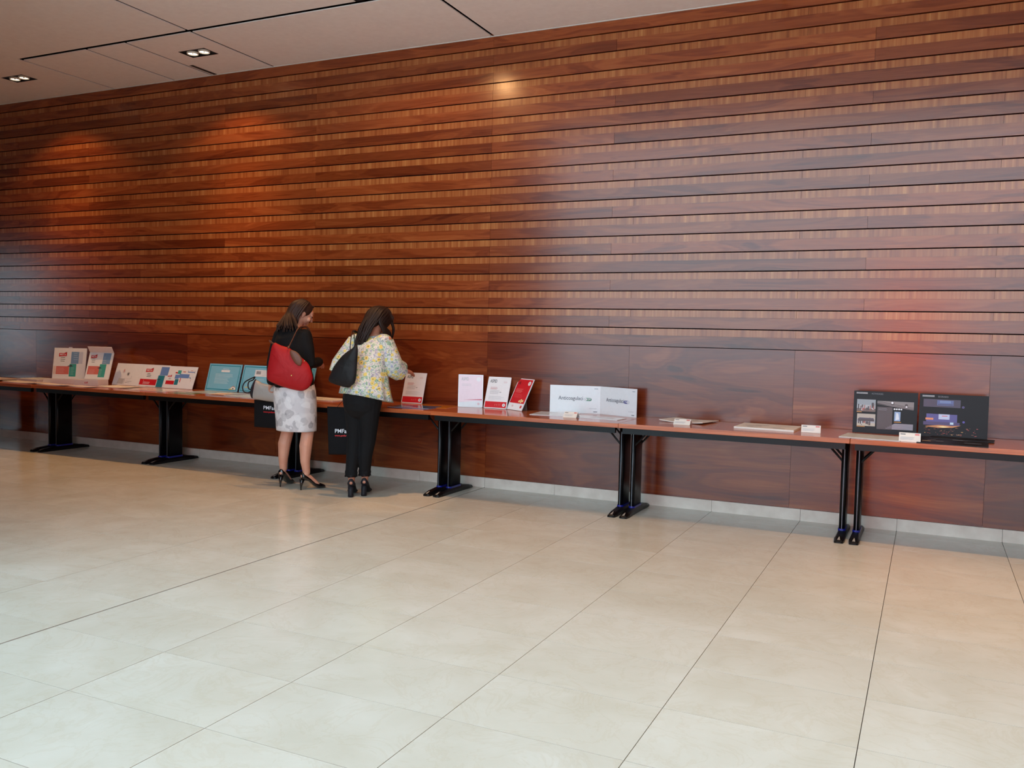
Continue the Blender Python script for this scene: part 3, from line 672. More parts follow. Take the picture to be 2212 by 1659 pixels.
# flat things: corners given in the picture, flattened to rectangles on the table top
def flat(name, x, y, w, d, ang, th, mat, label, cat, group=None, z=None, prints=None, corner=0.0):
    z = ZT+0.0005 if z is None else z
    R = empty(name, (x, y, z)); ca, sa = math.cos(math.radians(ang)), math.sin(math.radians(ang))
    U = Vector((ca, sa, 0)); V = Vector((-sa, ca, 0)); o = Vector((x, y, z))-U*w/2-V*d/2
    q = [o, o+U*w, o+U*w+V*d, o+V*d]
    mb = MB(); n = 8; top = []; bot = []
    for i in range(n+1):
        t = i/n; l = corner*(abs(2*t-1)**2); top.append((o+U*w*t+Vector((0, 0, th+l)), o+U*w*t+V*d+Vector((0, 0, th+l*0.6)))); bot.append((o+U*w*t+Vector((0, 0, l)), o+U*w*t+V*d+Vector((0, 0, l*0.6))))
    rings = [[bot[i][0], bot[i][1], top[i][1], top[i][0]] for i in range(n+1)]
    ob = mb.loft([list(reversed(r_)) for r_ in rings]).build('sheet', mat, R)
    if prints:
        f = Face(o+Vector((0, 0, th)), o+U*w+Vector((0, 0, th)), o+V*d+Vector((0, 0, th)), (0, 0, 1)); prints(f); f.build(R)
    return tag(R, label, cat, group)
def px(u, v, y): p = aty(u, v, y); return p.x
def pr_text(seed, dark=DGREY, n=7):
    def g(f):
        rr = random.Random(seed)
        for k in range(n): a = rr.uniform(0.08, 0.7); b = rr.uniform(0.1, 0.85); f.rect(a, b, min(0.95, a+rr.uniform(0.05, 0.3)), b+rr.uniform(0.02, 0.06), dark, 0.0004)
    return g
def tent_card(x, y, w, h, ang, label, grp='small name cards', tilt=0.02):
    ca, sa = math.cos(math.radians(ang)), math.sin(math.radians(ang)); U = Vector((ca, sa, 0))*w; B = Vector((-sa, ca, 0))
    a = Vector((x, y, ZT+0.0008))-U/2; R = tag(empty('name_card', (x, y, ZT)), label, 'card', grp); V = Vector((0, 0, h))+B*tilt
    n = U.cross(V).normalized(); MB().slab([a, a+U, a+U+V, a+V], n, 0.0012).build('front_leaf', PAPER, R)
    b = a+B*tilt*2.1; V2 = (a+V)-b; MB().slab([b+U, b, b+V2, b+U+V2], B, 0.0012).build('rear_leaf', PAPER, R)
    f = Face(a, a+U, a+V); f.rect(0.06, 0.78, 0.30, 0.86, DGREY).rect(0.74, 0.74, 0.94, 0.92, LRED).lines(0.06, 0.8, 0.25, 0.5, 4, LGREY, 0.03, 3); f.build(R)
tent_card(1.02, -0.50, 0.115, 0.045, 3, 'small cream card lying before the folded white Anticoagulaci board', tilt=0.045)
tent_card(1.95, -0.49, 0.13, 0.042, 0, 'small cream card resting against the left flat booklet', tilt=0.04)
tent_card(2.905, -0.46, 0.135, 0.055, 2, 'small white card standing beside the closed booklet', tilt=0.012)
tent_card(3.57, -0.655, 0.135, 0.062, -3, 'small white card standing before the black boards', tilt=0.012)
GL = GLOSSPAPER
flat('leaflet', 0.80, -0.27, 0.36, 0.33, 6, 0.003, GL, 'white sheet lying left of the folded white board', 'leaflet', 'loose sheets on the tables', prints=pr_text(1, LGREY))
flat('leaflet', 1.22, -0.36, 0.42, 0.20, -4, 0.003, GL, 'white printed sheet lying at the foot of the folded board', 'leaflet', 'loose sheets on the tables', prints=pr_text(2, GREY))
flat('booklet', 1.935, -0.19, 0.37, 0.33, -10, 0.006, PAPER, 'open white booklet with dark lines beyond the cream card', 'booklet', 'booklets', prints=pr_text(3, DGREY, 9), corner=0.012)
flat('booklet', 2.575, -0.30, 0.44, 0.36, -2, 0.013, PAPER, 'closed thick off-white booklet lying flat left of the standing card', 'booklet', 'booklets', prints=pr_text(4, GREY, 8))
flat('leaflet', 3.33, -0.50, 0.40, 0.30, -7, 0.005, plain(196, 194, 188, 0.3), 'plain white strip-like sheet at the foot of the left black board', 'leaflet', 'loose sheets on the tables')
def dark_print(seed):
    def g(f):
        rr = random.Random(seed)
        for k in range(9): a = rr.uniform(0.05, 0.75); b = rr.uniform(0.1, 0.85); f.rect(a, b, min(0.97, a+rr.uniform(0.08, 0.25)), b+rr.uniform(0.02, 0.12), rr.choice([plain(150, 156, 170, 0.3), plain(90, 96, 110, 0.3), plain(190, 196, 206, 0.3), plain(140, 120, 80, 0.3)]), 0.0003)
    return g
flat('photo_spread', 3.84, -0.47, 0.43, 0.46, -3, 0.006, BLACKB, 'dark glossy photo spread lying flat before the right black board', 'booklet', 'booklets', prints=dark_print(5))
flat('photo_spread', 3.90, -0.30, 0.40, 0.16, -5, 0.004, BLACKB, 'dark sheet sticking out to the right under the right black board', 'booklet', 'booklets', z=ZT+0.0068)
flat('leaflet', -0.50, -0.44, 0.40, 0.30, 6, 0.003, plain(40, 92, 136, 0.12), 'blue glossy leaflet on the table before the touched award board', 'leaflet', 'loose sheets on the tables', prints=lambda f: f.rect(0.0, 0.0, 1.0, 0.10, plain(196, 206, 216, 0.2), 0.0004).poly([(0.1, 0.3), (0.5, 0.25), (0.45, 0.6), (0.15, 0.7)], plain(90, 140, 176, 0.2), 0.0004))
flat('leaflet', -0.42, -0.28, 0.42, 0.26, 4, 0.002, plain(196, 116, 34, 0.15), 'orange glossy leaflet half under the blue leaflet', 'leaflet', 'loose sheets on the tables', z=ZT-0.0018+0.0021)
flat('leaflet', -2.98, -0.30, 0.62, 0.30, -8, 0.003, plain(196, 206, 206, 0.2), 'pale glossy sheet before the board with the tiny house', 'leaflet', 'loose sheets on the tables', prints=pr_text(6, plain(150, 176, 180, 0.3)))
flat('leaflet', -2.36, -0.45, 0.50, 0.30, -6, 0.003, plain(206, 212, 210, 0.2), 'pale sheet reaching the table edge beside the grey handbag', 'leaflet', 'loose sheets on the tables', prints=pr_text(7, plain(120, 160, 164, 0.3)))
flat('note', -2.80, -0.42, 0.17, 0.19, 8, 0.002, plain(224, 188, 160, 0.5), 'small peach note lying before the board with the tiny house', 'note', z=ZT+0.0040)
flat('leaflet', -3.16, -0.55, 0.30, 0.16, 2, 0.002, plain(96, 128, 66, 0.25), 'green leaflet at the table edge below the right white board', 'leaflet', 'loose sheets on the tables')
flat('leaflet', -3.74, -0.40, 0.62, 0.34, -3, 0.003, plain(214, 206, 206, 0.14), 'glossy white sheet before the middle white board', 'leaflet', 'loose sheets on the tables', prints=pr_text(8, LRED, 5))
flat('leaflet', -4.30, -0.34, 0.40, 0.26, 3, 0.004, PAPER, 'white printed leaflet before the left white board', 'leaflet', 'loose sheets on the tables', prints=pr_text(9, DGREY, 6), corner=0.008)
flat('booklet', -1.62, -0.28, 0.44, 0.28, -4, 0.008, PAPER, 'off-white booklet on the table between the two women', 'booklet', 'booklets', prints=pr_text(10, GREY, 5))
flat('magazine', -6.30, -0.47, 0.56, 0.40, 4, 0.018, plain(214, 198, 178, 0.4), 'cream magazine lying open at the far left edge', 'magazine', 'magazines on the left tables', corner=0.016)
flat('magazine', -5.78, -0.25, 0.40, 0.28, -5, 0.030, plain(216, 214, 214, 0.4), 'thick white magazine beside the left display box', 'magazine', 'magazines on the left tables', prints=pr_text(11, DGREY, 4))
flat('magazine', -5.56, -0.56, 0.52, 0.20, 2, 0.010, plain(220, 208, 198, 0.4), 'white magazine with lifted ends at the front edge, far left', 'magazine', 'magazines on the left tables', corner=0.010)
flat('magazine', -5.02, -0.605, 0.44, 0.15, -2, 0.010, plain(222, 208, 200, 0.4), 'cream magazine with curled ends before the left display box', 'magazine', 'magazines on the left tables', corner=0.009)
flat('magazine', -4.58, -0.585, 0.34, 0.15, -3, 0.005, plain(216, 202, 196, 0.4), 'cream magazine before the right display box', 'magazine', 'magazines on the left tables', corner=0.007)

# two open display boxes with upright printed lids
def display_box(bl, br, y0, y1, hgt, lean, depth, bh, label, has_flap):
    a = aty(bl[0], bl[1], y0); b = aty(br[0], br[1], y1); a.z = b.z = ZT+0.001
    U = (b-a); Bk = Vector((0, 0, 1)).cross(U.normalized()); Z = Vector((0, 0, 1)); u = U.normalized(); w = U.length; t = 0.004
    c = (a+b)/2-Bk*depth/2; R = tag(empty('display_box', (c.x, c.y, ZT)), label, 'box', 'open white display boxes')
    W_ = plain(224, 214, 212, 0.4); mb = MB()
    def bx(x0, y0_, z0, x1, y1_, z1):      # x along the lid, y towards the viewer
        mb.hexa([a+u*X-Bk*Y+Z*ZZ for ZZ in (z0, z1) for X, Y in ((x0, y1_), (x1, y1_), (x1, y0_), (x0, y0_))])
    bx(0, 0, 0, w, depth, t); bx(0, depth-t, t, w, depth, bh); bx(0, 0, t, w, t, bh); bx(0, t, t, t, depth-t, bh); bx(w-t, t, t, w, depth-t, bh)
    tray = mb.build('tray', W_, R)
    V = Bk*lean+Z*math.sqrt(hgt**2-lean**2); p = a+Bk*0.0005+Z*bh; q = p+U; n = U.cross(V).normalized()
    lid = MB().slab([p, q, q+V, p+V], n, 0.012).build('lid', WHITE, R)
    f = Face(p, q, p+V)
    if not has_flap: f.rect(0.10, 0.14, 0.50, 0.40, LRED).rect(0.51, 0.07, 0.72, 0.48, TEAL, 0.001).rect(0.54, 0.49, 0.78, 0.88, SLATE).rect(0.79, 0.49, 0.90, 0.88, plain(196, 200, 216, 0.4)).rect(0.02, 0.14, 0.09, 0.40, plain(222, 200, 192, 0.4)); fu, fv = 0.16, 0.72
    else: f.rect(0.06, 0.17, 0.54, 0.48, LRED).rect(0.53, 0.07, 0.80, 0.56, TEAL, 0.001).rect(0.60, 0.57, 0.92, 0.98, SLATE); fu, fv = 0.10, 0.78
    flag(f, fu, fv, 0.24, 0.13); f.lines(fu+0.06, fu+0.22, fv-0.16, fv-0.04, 3, DGREY, 0.014, 3)
    f.lines(0.12, 0.42, 0.19, 0.33, 4, plain(232, 190, 186, 0.4), 0.008, 4, 0.0014).lines(0.56, 0.68, 0.14, 0.36, 6, plain(176, 216, 210, 0.4), 0.008, 7, 0.0018).lines(0.62, 0.76, 0.62, 0.82, 4, plain(206, 218, 232, 0.4), 0.008, 2, 0.0014).poly([(0.44, 0.41), (0.56, 0.45), (0.62, 0.41), (0.54, 0.39)], DGREY, 0.002); f.build(lid)
    if has_flap:
        F = -Bk*0.045+Z*0.066; MB().slab([p+V, q+V, q+V+F, p+V+F], U.cross(F).normalized(), 0.004).build('lid_flap', W_, lid)
        o = a-Bk*depth; g = Face(o, o+U, o+Z*bh, -Bk); flag(g, 0.46, 0.40, 0.13, 0.28); g.build(tray)
    else:
        F = Z*0.012; e = U*0.44; MB().slab([p+V+e-Z*0.022, p+V+e*1.25-Z*0.022, p+V+e*1.25+F, p+V+e+F], n, 0.0015).build('lid_tab', plain(206, 206, 214, 0.4), lid)
display_box((112, 826), (182, 828), -0.32, -0.18, 0.355, 0.06, 0.17, 0.05, 'open white display box, left one, with flat printed lid', False)
display_box((182, 827), (234, 829), -0.30, -0.21, 0.315, 0.11, 0.20, 0.065, 'open white display box, right one, with a flap on its lid', True)

# ------------------------------------------------------------------ people
SKIN1, SKIN2 = plain(196, 140, 116, 0.5, 0.4), plain(186, 128, 104, 0.5, 0.4)
def mat_skin(name, a, b):
    t = NT(name); n = t.noise(t.objc(), 14, 3); c = t.mix(n, a, b); t.base(c, 0.48, 0.4); t.p.inputs['Subsurface Weight'].default_value = 0.08; t.p.inputs['Subsurface Radius'].default_value = (0.02, 0.008, 0.004); return t.m
SKIN1 = mat_skin('skin_light', rgb(206, 152, 128), rgb(190, 130, 108)); SKIN2 = mat_skin('skin_warm', rgb(190, 130, 104), rgb(172, 112, 90))
def mat_hair(name, dark, mid):
    t = NT(name); p = t.objc(); n = t.noise(t.vmul(p, (90, 90, 6)), 1.0, 3); c = t.mix(n, dark, mid); t.base(c, 0.5, 0.28); t.bump(n, 0.35, 0.004); return t.m
HAIR1 = mat_hair('hair_brown', rgb(30, 18, 14), rgb(66, 40, 30)); HAIR2 = mat_hair('hair_dark', rgb(22, 14, 12), rgb(46, 28, 22))
def mat_cloth(name, col, weave=260):
    t = NT(name); p = t.objc(); n = t.noise(p, weave, 2); m = t.noise(p, 9, 3)
    c = t.mix(n, tuple(x*0.8 for x in col[:3])+(1,), tuple(min(1, x*1.15) for x in col[:3])+(1,)); t.base(c, 0.85, 0.25); t.bump(m, 0.25, 0.02); return t.m
BLACKC = mat_cloth('black_cloth', rgb(13, 12, 15)); TROUSER = mat_cloth('black_trouser_cloth', rgb(15, 14, 16))
def mat_floral():
    t = NT('floral_print'); p = t.objc(); wv = t.noise(p, 30, 2, out=1); pp = t.vadd(p, t.vmul(wv, (0.016, 0.016, 0.016)))
    def lay(scale, thr, r0, r1, off, ch):
        q = t.vadd(pp, (off, off*1.7, off*0.6)); d = t.vor(q, scale); c = t.vor(q, scale, 'F1', 'Color'); sp = t.n('ShaderNodeSeparateColor'); t.set(sp.inputs[0], c)
        return t.math('MULTIPLY', t.ramp(d, [(r0, (1, 1, 1)), (r1, (0, 0, 0))]), t.math('GREATER_THAN', sp.outputs[ch], thr)), sp
    base = t.ramp(t.noise(p, 26, 4, 0.65, 1.2), [(0.34, rgb(106, 142, 126)), (0.45, rgb(160, 182, 164)), (0.50, rgb(214, 210, 204)), (0.55, rgb(206, 200, 200)), (0.62, rgb(132, 134, 150)), (0.72, rgb(196, 190, 198))])
    m, _ = lay(40, 0.55, 0.26, 0.34, 3.1, 0); c = t.mix(m, base, rgb(134, 164, 140))
    m, _ = lay(34, 0.66, 0.30, 0.38, 7.3, 1); c = t.mix(m, c, rgb(160, 158, 186))
    m, _ = lay(24, 0.42, 0.40, 0.46, 0.0, 0); c = t.mix(m, c, rgb(212, 192, 112))
    m, _ = lay(24, 0.42, 0.10, 0.15, 0.0, 0); c = t.mix(m, c, rgb(66, 54, 40))
    m, _ = lay(60, 0.84, 0.20, 0.28, 5.0, 2); c = t.mix(m, c, rgb(60, 66, 70))
    t.base(c, 0.8, 0.25); t.bump(t.noise(p, 12, 3), 0.25, 0.03); return t.m
def mat_skirt():
    t = NT('grey_leaf_print'); p = t.objc(); wv = t.noise(p, 9, 3, out=1); pp = t.vadd(p, t.vmul(wv, (0.09, 0.09, 0.09)))
    c = t.ramp(t.noise(pp, 8, 3), [(0.36, rgb(226, 221, 222)), (0.6, rgb(206, 200, 203))])
    for k, (sc_, col, th) in enumerate(((10, rgb(158, 153, 157), 0.40), (13, rgb(182, 177, 180), 0.3), (9, rgb(128, 124, 129), 0.60), (12, rgb(232, 228, 229), 0.5))):
        q = t.vadd(pp, (k*2.3, k*1.1, k*3.7)); d = t.vor(q, sc_); cc = t.vor(q, sc_, 'F1', 'Color'); sp = t.n('ShaderNodeSeparateColor'); t.set(sp.inputs[0], cc)
        m = t.math('MULTIPLY', t.ramp(d, [(0.36, (1, 1, 1)), (0.44, (0, 0, 0))]), t.math('GREATER_THAN', sp.outputs[0], th)); vein = t.math('ADD', 0.62, t.math('MULTIPLY', t.math('SINE', t.math('MULTIPLY', d, 90.0)), 0.22)); c = t.mix(t.math('MULTIPLY', m, vein), c, col)
    t.base(c, 0.7, 0.3); return t.m
FLORAL, SKIRTM = mat_floral(), mat_skirt()
PATENT = plain(12, 11, 13, 0.12, 0.6); DARKSUEDE = plain(22, 20, 26, 0.6, 0.3)

def remesh(o, vox, it=4, smooth=True):
    m = o.modifiers.new('remesh', 'REMESH'); m.mode = 'VOXEL'; m.voxel_size = vox; m.use_smooth_shade = True
    if it: s_ = o.modifiers.new('smooth', 'SMOOTH'); s_.iterations = it; s_.factor = 0.5
    return o
def lbuild(mb, name, mat, root, smooth=True):
    o = mb.build(name, mat, root, smooth, local=True); fixn(o); return o
def hand(mb, wrist, d, palm_n, thumb_side, curl, size=1.0):
    """palm plus five tapering fingers; d = pointing direction, palm_n = direction the palm faces, thumb_side = direction of the thumb"""
    d = Vector(d).normalized(); pn = Vector(palm_n); pn = (pn-d*pn.dot(d)).normalized(); ts = Vector(thumb_side); ts = (ts-d*ts.dot(d)-pn*ts.dot(pn)).normalized(); w = Vector(wrist); k = size
    mb.tube([w, w+d*0.03*k, w+d*0.055*k, w+d*0.085*k], [(0.021*k, 0.021*k), (0.030*k, 0.017*k), (0.036*k, 0.015*k), (0.034*k, 0.012*k)], 12, up=pn, round_ends=True)
    for off, ln in ((0.026, 0.066), (0.009, 0.074), (-0.009, 0.070), (-0.026, 0.054)):
        p = w+d*0.080*k+ts*off*k; a = 0.0; pts = [p]
        for seg in (0.42, 0.33, 0.25):
            a += curl; dd = d*math.cos(a)+pn*math.sin(a)+ts*off*1.2; p = p+dd.normalized()*ln*seg*k; pts.append(p)
        mb.tube(pts, [0.0092*k, 0.0086*k, 0.0078*k, 0.0066*k], 9, round_ends=True)
    p = w+d*0.022*k+ts*0.022*k; pts = [p]
    for q, ln in ((0.9, 0.032), (0.55, 0.028), (0.25, 0.022)):
        dd = (d*(1-q*0.55)+ts*q+pn*0.35).normalized(); p = p+dd*ln*k; pts.append(p)
    mb.tube(pts, [0.0125*k, 0.0105*k, 0.0095*k, 0.0078*k], 9, round_ends=True)
def head_frame(pitch, yaw, roll=0): return Euler((math.radians(pitch), math.radians(roll), math.radians(yaw)), 'XYZ').to_matrix()
def head(mb, c, R, k=1.0):
    c = Vector(c); s = len(mb.v)
    def E(p, r, rr=None): mb.ell(c+R@(Vector(p)*k), [x*k for x in r], R if rr is None else R@rr)
    E((0, -0.012, 0.028), (0.074, 0.092, 0.085)); E((0, 0.018, -0.020), (0.062, 0.070, 0.088)); E((0, 0.048, -0.078), (0.034, 0.034, 0.026)); E((0, 0.058, 0.035), (0.052, 0.030, 0.035))
    E((0, 0.093, -0.012), (0.011, 0.018, 0.022)); E((0, 0.104, -0.024), (0.013, 0.014, 0.010))                      # nose
    E((0, 0.081, -0.052), (0.024, 0.013, 0.007)); E((0, 0.079, -0.062), (0.021, 0.013, 0.007))                      # lips
    for sx in (-1, 1):
        E((sx*0.032, 0.078, 0.022), (0.020, 0.012, 0.006)); E((sx*0.040, 0.066, -0.022), (0.022, 0.020, 0.022))         # brow, cheek
        E((sx*0.074, -0.004, -0.004), (0.008, 0.017, 0.030)); E((sx*0.080, -0.010, 0.004), (0.006, 0.014, 0.020))       # ear
def eyes(root, c, R, k=1.0):
    for sx in (-1, 1):
        p = Vector(c)+R@(Vector((sx*0.031, 0.076, 0.006))*k)
        mb = MB().ell(p, (0.0105*k, 0.0075*k, 0.0052*k), R, 12, 8); o = lbuild(mb, 'eye', plain(170, 150, 140, 0.3), root)
        q = Vector(c)+R@(Vector((sx*0.031, 0.0835, 0.006))*k); lbuild(MB().ell(q, (0.005*k, 0.0025*k, 0.005*k), R, 10, 6), 'iris', plain(50, 34, 24, 0.2), root)
def limb(mb, pts, rad, n=14): mb.tube(pts, rad, n, round_ends=True)

def pump(side, ankle, yaw, root, heel_h=0.085, block=False, strap=False, mat=PATENT):
    """court shoe: foot from ankle; toe towards +y turned by yaw"""
    ax, ay = ankle; Rz = Matrix.Rotation(math.radians(yaw), 3, 'Z')
    def P(x, y, z): v = Rz@Vector((x, y, 0)); return Vector((ax+v.x, ay+v.y, z))
    # sole path from heel to toe: (y, half width, sole z, top z)
    q_ = 0.88; prof = [(-0.058, 0.014, heel_h-0.004, heel_h+0.052), (-0.050, 0.026, heel_h-0.006, heel_h+0.056), (-0.02, 0.030, heel_h-0.010, heel_h+0.040), (0.03, 0.029, heel_h*0.72, heel_h*0.72+0.030), (0.085, 0.033, heel_h*0.22, heel_h*0.22+0.030), (0.125, 0.040, 0.004, 0.040), (0.16, 0.036, 0.002, 0.034), (0.195, 0.022, 0.002, 0.022), (0.212, 0.008, 0.003, 0.012)]
    rings = []
    for y, hw, z0, z1 in prof:
        r_ = []; hw *= 1.16; z1 += 0.010; y *= q_
        for k in range(12):
            a = 2*math.pi*k/12; sx = math.cos(a); sz = math.sin(a); r_.append(P(hw*sx*(1.0 if sz < 0.3 else 0.86), y, (z0+z1)/2+(z1-z0)/2*max(-0.92, sz)))
        rings.append(r_)
    S_ = lbuild(MB().loft(rings), 'shoe', mat, root); 
    top = [(P(0, -0.044, heel_h-0.002), 0.024), (P(0, -0.050, heel_h*0.6), 0.014 if not block else 0.025), (P(0, -0.054, 0.02), 0.0065 if not block else 0.024), (P(0, -0.054, 0.0), 0.006 if not block else 0.025)]
    h = MB().tube([t[0] for t in top], [t[1] for t in top], 12, up=(1, 0, 0)); lbuild(h, 'heel', mat, S_ if False else root)
    if strap:
        c = P(0, -0.012, heel_h+0.085); ring = [[c+Vector((0.036*math.cos(a)+0.004*math.cos(a)*math.cos(b), 0.042*math.sin(a)+0.004*math.sin(a)*math.cos(b), 0.009*math.sin(b))) for b in [2*math.pi*q/6 for q in range(6)]] for a in [2*math.pi*k/18 for k in range(19)]]
        lbuild(MB().loft(ring, 0, False, False), 'ankle_strap', mat, root)
def foot_body(mb, ankle, yaw, az, heel_h):
    ax, ay = ankle; Rz = Matrix.Rotation(math.radians(yaw), 3, 'Z')
    def P(x, y, z): v = Rz@Vector((x, y, 0)); return Vector((ax+v.x, ay+v.y, z))
    mb.tube([P(0, -0.03, heel_h+0.028), P(0, 0.03, heel_h*0.75+0.032), P(0, 0.09, heel_h*0.25+0.030), P(0, 0.125, 0.024)], [(0.026, 0.026), (0.027, 0.026), (0.032, 0.020), (0.030, 0.014)], 12, up=(0, 0, 1), round_ends=True)
    limb(mb, [P(0, -0.004, az+0.02), P(0, -0.008, heel_h+0.035)], [0.031, 0.028])
def locks(mb, specs, n=7, rnd=None):
    for pts, r0, r1 in specs:
        P = [Vector(p) for p in pts]; m = len(P); 
        # smooth the path
        out = []
        for i in range(m-1):
            p0 = P[max(0, i-1)]; p1 = P[i]; p2 = P[i+1]; p3 = P[min(m-1, i+2)]
            for q in range(4):
                t = q/4; out.append(0.5*((2*p1)+(p2-p0)*t+(2*p0-5*p1+4*p2-p3)*t*t+(3*p1-p0-3*p2+p3)*t**3))
        out.append(P[-1]); k = len(out)
        mb.tube(out, [(r0*(1-(i/(k-1))**2)+r1*(i/(k-1))**2, (r0*(1-(i/(k-1))**2)+r1*(i/(k-1))**2)*0.55) for i in range(k)], n)

# ---- woman in black with the grey printed skirt
W1 = Vector((-1.45, -0.905, 0))
p1 = tag(empty('person', W1), 'person in black top and grey leaf-print skirt, bending over the table', 'person', 'women looking at the table')
H1c, H1R = Vector((-0.025, 0.100, 1.565)), head_frame(-28, -40, 6)
mb = MB()
mb.tube([(0, -0.02, 0.86), (0, -0.03, 0.95), (-0.01, -0.03, 1.08), (-0.03, -0.02, 1.22), (-0.045, -0.01, 1.33), (-0.05, 0.0, 1.39)], [(0.155, 0.115), (0.160, 0.115), (0.120, 0.090), (0.135, 0.095), (0.135, 0.090), (0.090, 0.06)], 20, up=(0, 1, 0), round_ends=True)
limb(mb, [(-0.05, 0.0, 1.38), (-0.042, 0.04, 1.46), (-0.032, 0.075, 1.53)], [0.055, 0.050, 0.050])
head(mb, H1c, H1R)
RS, RE, RW = Vector((0.105, -0.005, 1.365)), Vector((0.150, -0.015, 1.115)), Vector((0.090, 0.185, 1.130))
LS, LE, LW_ = Vector((-0.210, 0.0, 1.365)), Vector((-0.265, -0.02, 1.11)), Vector((-0.330, 0.045, 0.945))
limb(mb, [RS, (RS+RE)/2, RE, (RE+RW)/2, RW], [0.038, 0.036, 0.034, 0.031, 0.024]); limb(mb, [LS, (LS+LE)/2, LE, (LE+LW_)/2, LW_], [0.038, 0.036, 0.034, 0.031, 0.024])
hand(mb, RW, (-0.35, 0.9, -0.2), (-0.3, -0.3, -0.9), (-0.9, -0.2, 0.2), 0.30); hand(mb, LW_, (-0.25, 0.15, -1), (0.9, 0.1, -0.1), (0.1, 0.9, 0.1), 0.75)
AL, AR = (-0.135, -0.015), (0.155, -0.050)
for (ax, ay), hx, ky in ((AL, -0.085, 0.03), (AR, 0.085, 0.01)):
    kx = hx*1.15+ax*0.15
    limb(mb, [(hx, -0.02, 0.88), ((hx+kx)/2, 0.0, 0.70), (kx, ky, 0.525), (kx*0.55+ax*0.45, (ky+ay)/2-0.022, 0.385), (kx*0.3+ax*0.7, ay-0.008, 0.25), (ax, ay, 0.155)], [0.090, 0.078, 0.056, 0.057, 0.043, 0.033])
foot_body(mb, AL, 12, 0.14, 0.095); foot_body(mb, AR, -24, 0.14, 0.095)
b = lbuild(mb, 'body', SKIN1, p1); remesh(b, 0.0055, 3)
eyes(p1, H1c, H1R)
mb = MB()
mb.tube([(0, -0.035, 0.90), (0, -0.035, 0.98), (-0.01, -0.03, 1.08), (-0.03, -0.02, 1.22), (-0.045, -0.012, 1.33), (-0.05, -0.002, 1.395), (-0.048, 0.022, 1.43)], [(0.188, 0.150), (0.184, 0.145), (0.160, 0.125), (0.172, 0.132), (0.172, 0.122), (0.135, 0.092), (0.070, 0.065)], 24, up=(0, 1, 0), round_ends=False)
limb(mb, [RS+Vector((-0.02, 0, 0.0)), (RS+RE)/2, RE, (RE+RW)/2, RW+Vector((0, 0, 0))], [0.064, 0.057, 0.052, 0.048, 0.045]); limb(mb, [LS+Vector((0.02, 0, 0)), (LS+LE)/2, LE, (LE+LW_)/2, LW_], [0.064, 0.057, 0.052, 0.047, 0.044])
b = lbuild(mb, 'jacket', BLACKC, p1); remesh(b, 0.008, 4)
mb = MB(); rings = []
for z, a, bb_, cy in ((0.515, 0.190, 0.150, -0.005), (0.53, 0.192, 0.153, -0.005), (0.65, 0.196, 0.158, -0.010), (0.78, 0.202, 0.165, -0.022), (0.88, 0.198, 0.162, -0.028), (0.955, 0.176, 0.142, -0.025), (0.99, 0.165, 0.130, -0.02)):
    rings.append([Vector((a*math.cos(t)*(1+0.012*math.sin(5*t+z*9)), cy+bb_*math.sin(t)*(1+0.012*math.sin(7*t)), z)) for t in [2*math.pi*k/40 for k in range(40)]])
lbuild(mb.loft(rings), 'skirt', SKIRTM, p1)
pump(-1, AL, 12, p1, 0.095); pump(1, AR, -24, p1, 0.095)
# hair: a cap and long locks falling forward and down the back
mb = MB(); hc = H1c; cap = H1R
mb.ell(hc+cap@Vector((0, -0.024, 0.036)), (0.084, 0.096, 0.088), cap, 20, 14); mb.ell(hc+cap@Vector((0, -0.060, -0.03)), (0.074, 0.058, 0.085), cap, 18, 12)
rr = random.Random(3); sp = []
for k in range(90):
    az = math.radians(rr.uniform(-205, -8))          # around the back, from the left side to the right ear
    s0 = hc+cap@Vector((0.070*math.cos(az)*0.55, 0.086*math.sin(az)*0.55-0.01, 0.112)); s1 = hc+cap@Vector((0.086*math.cos(az), 0.100*math.sin(az)-0.020, 0.045)); s2 = hc+cap@Vector((0.090*math.cos(az), 0.100*math.sin(az)-0.025, -0.050))
    end = Vector((-0.045+0.155*math.cos(az), -0.03+0.10*math.sin(az)+0.01, 1.425+rr.uniform(-0.03, 0.03)))
    if math.cos(az) > 0.80: end = hc+cap@Vector((0.085, -0.045, -0.09))+Vector((rr.uniform(-0.01, 0.01), rr.uniform(-0.01, 0.01), -0.05))
    mid = s2.lerp(end, 0.5)+Vector((0.012*math.cos(az), 0.012*math.sin(az), 0.0)); sp.append(([s0, s1, s2, mid, end], rr.uniform(0.016, 0.024), 0.006))
for k in range(10):                                  # strands on the far side of the face
    q = k/9; s0 = hc+cap@Vector((0.0, 0.05, 0.105)); s1 = hc+cap@Vector((-0.070, 0.060-0.03*q, 0.04+0.01*q)); end = hc+cap@Vector((-0.080, 0.055-0.05*q, -0.085))+Vector((0, 0, -0.05)); sp.append(([s0, s1, s1.lerp(end, 0.5)+cap@Vector((-0.012, 0.0, 0)), end], 0.014, 0.004))
locks(mb, sp); lbuild(mb, 'hair', HAIR1, p1)

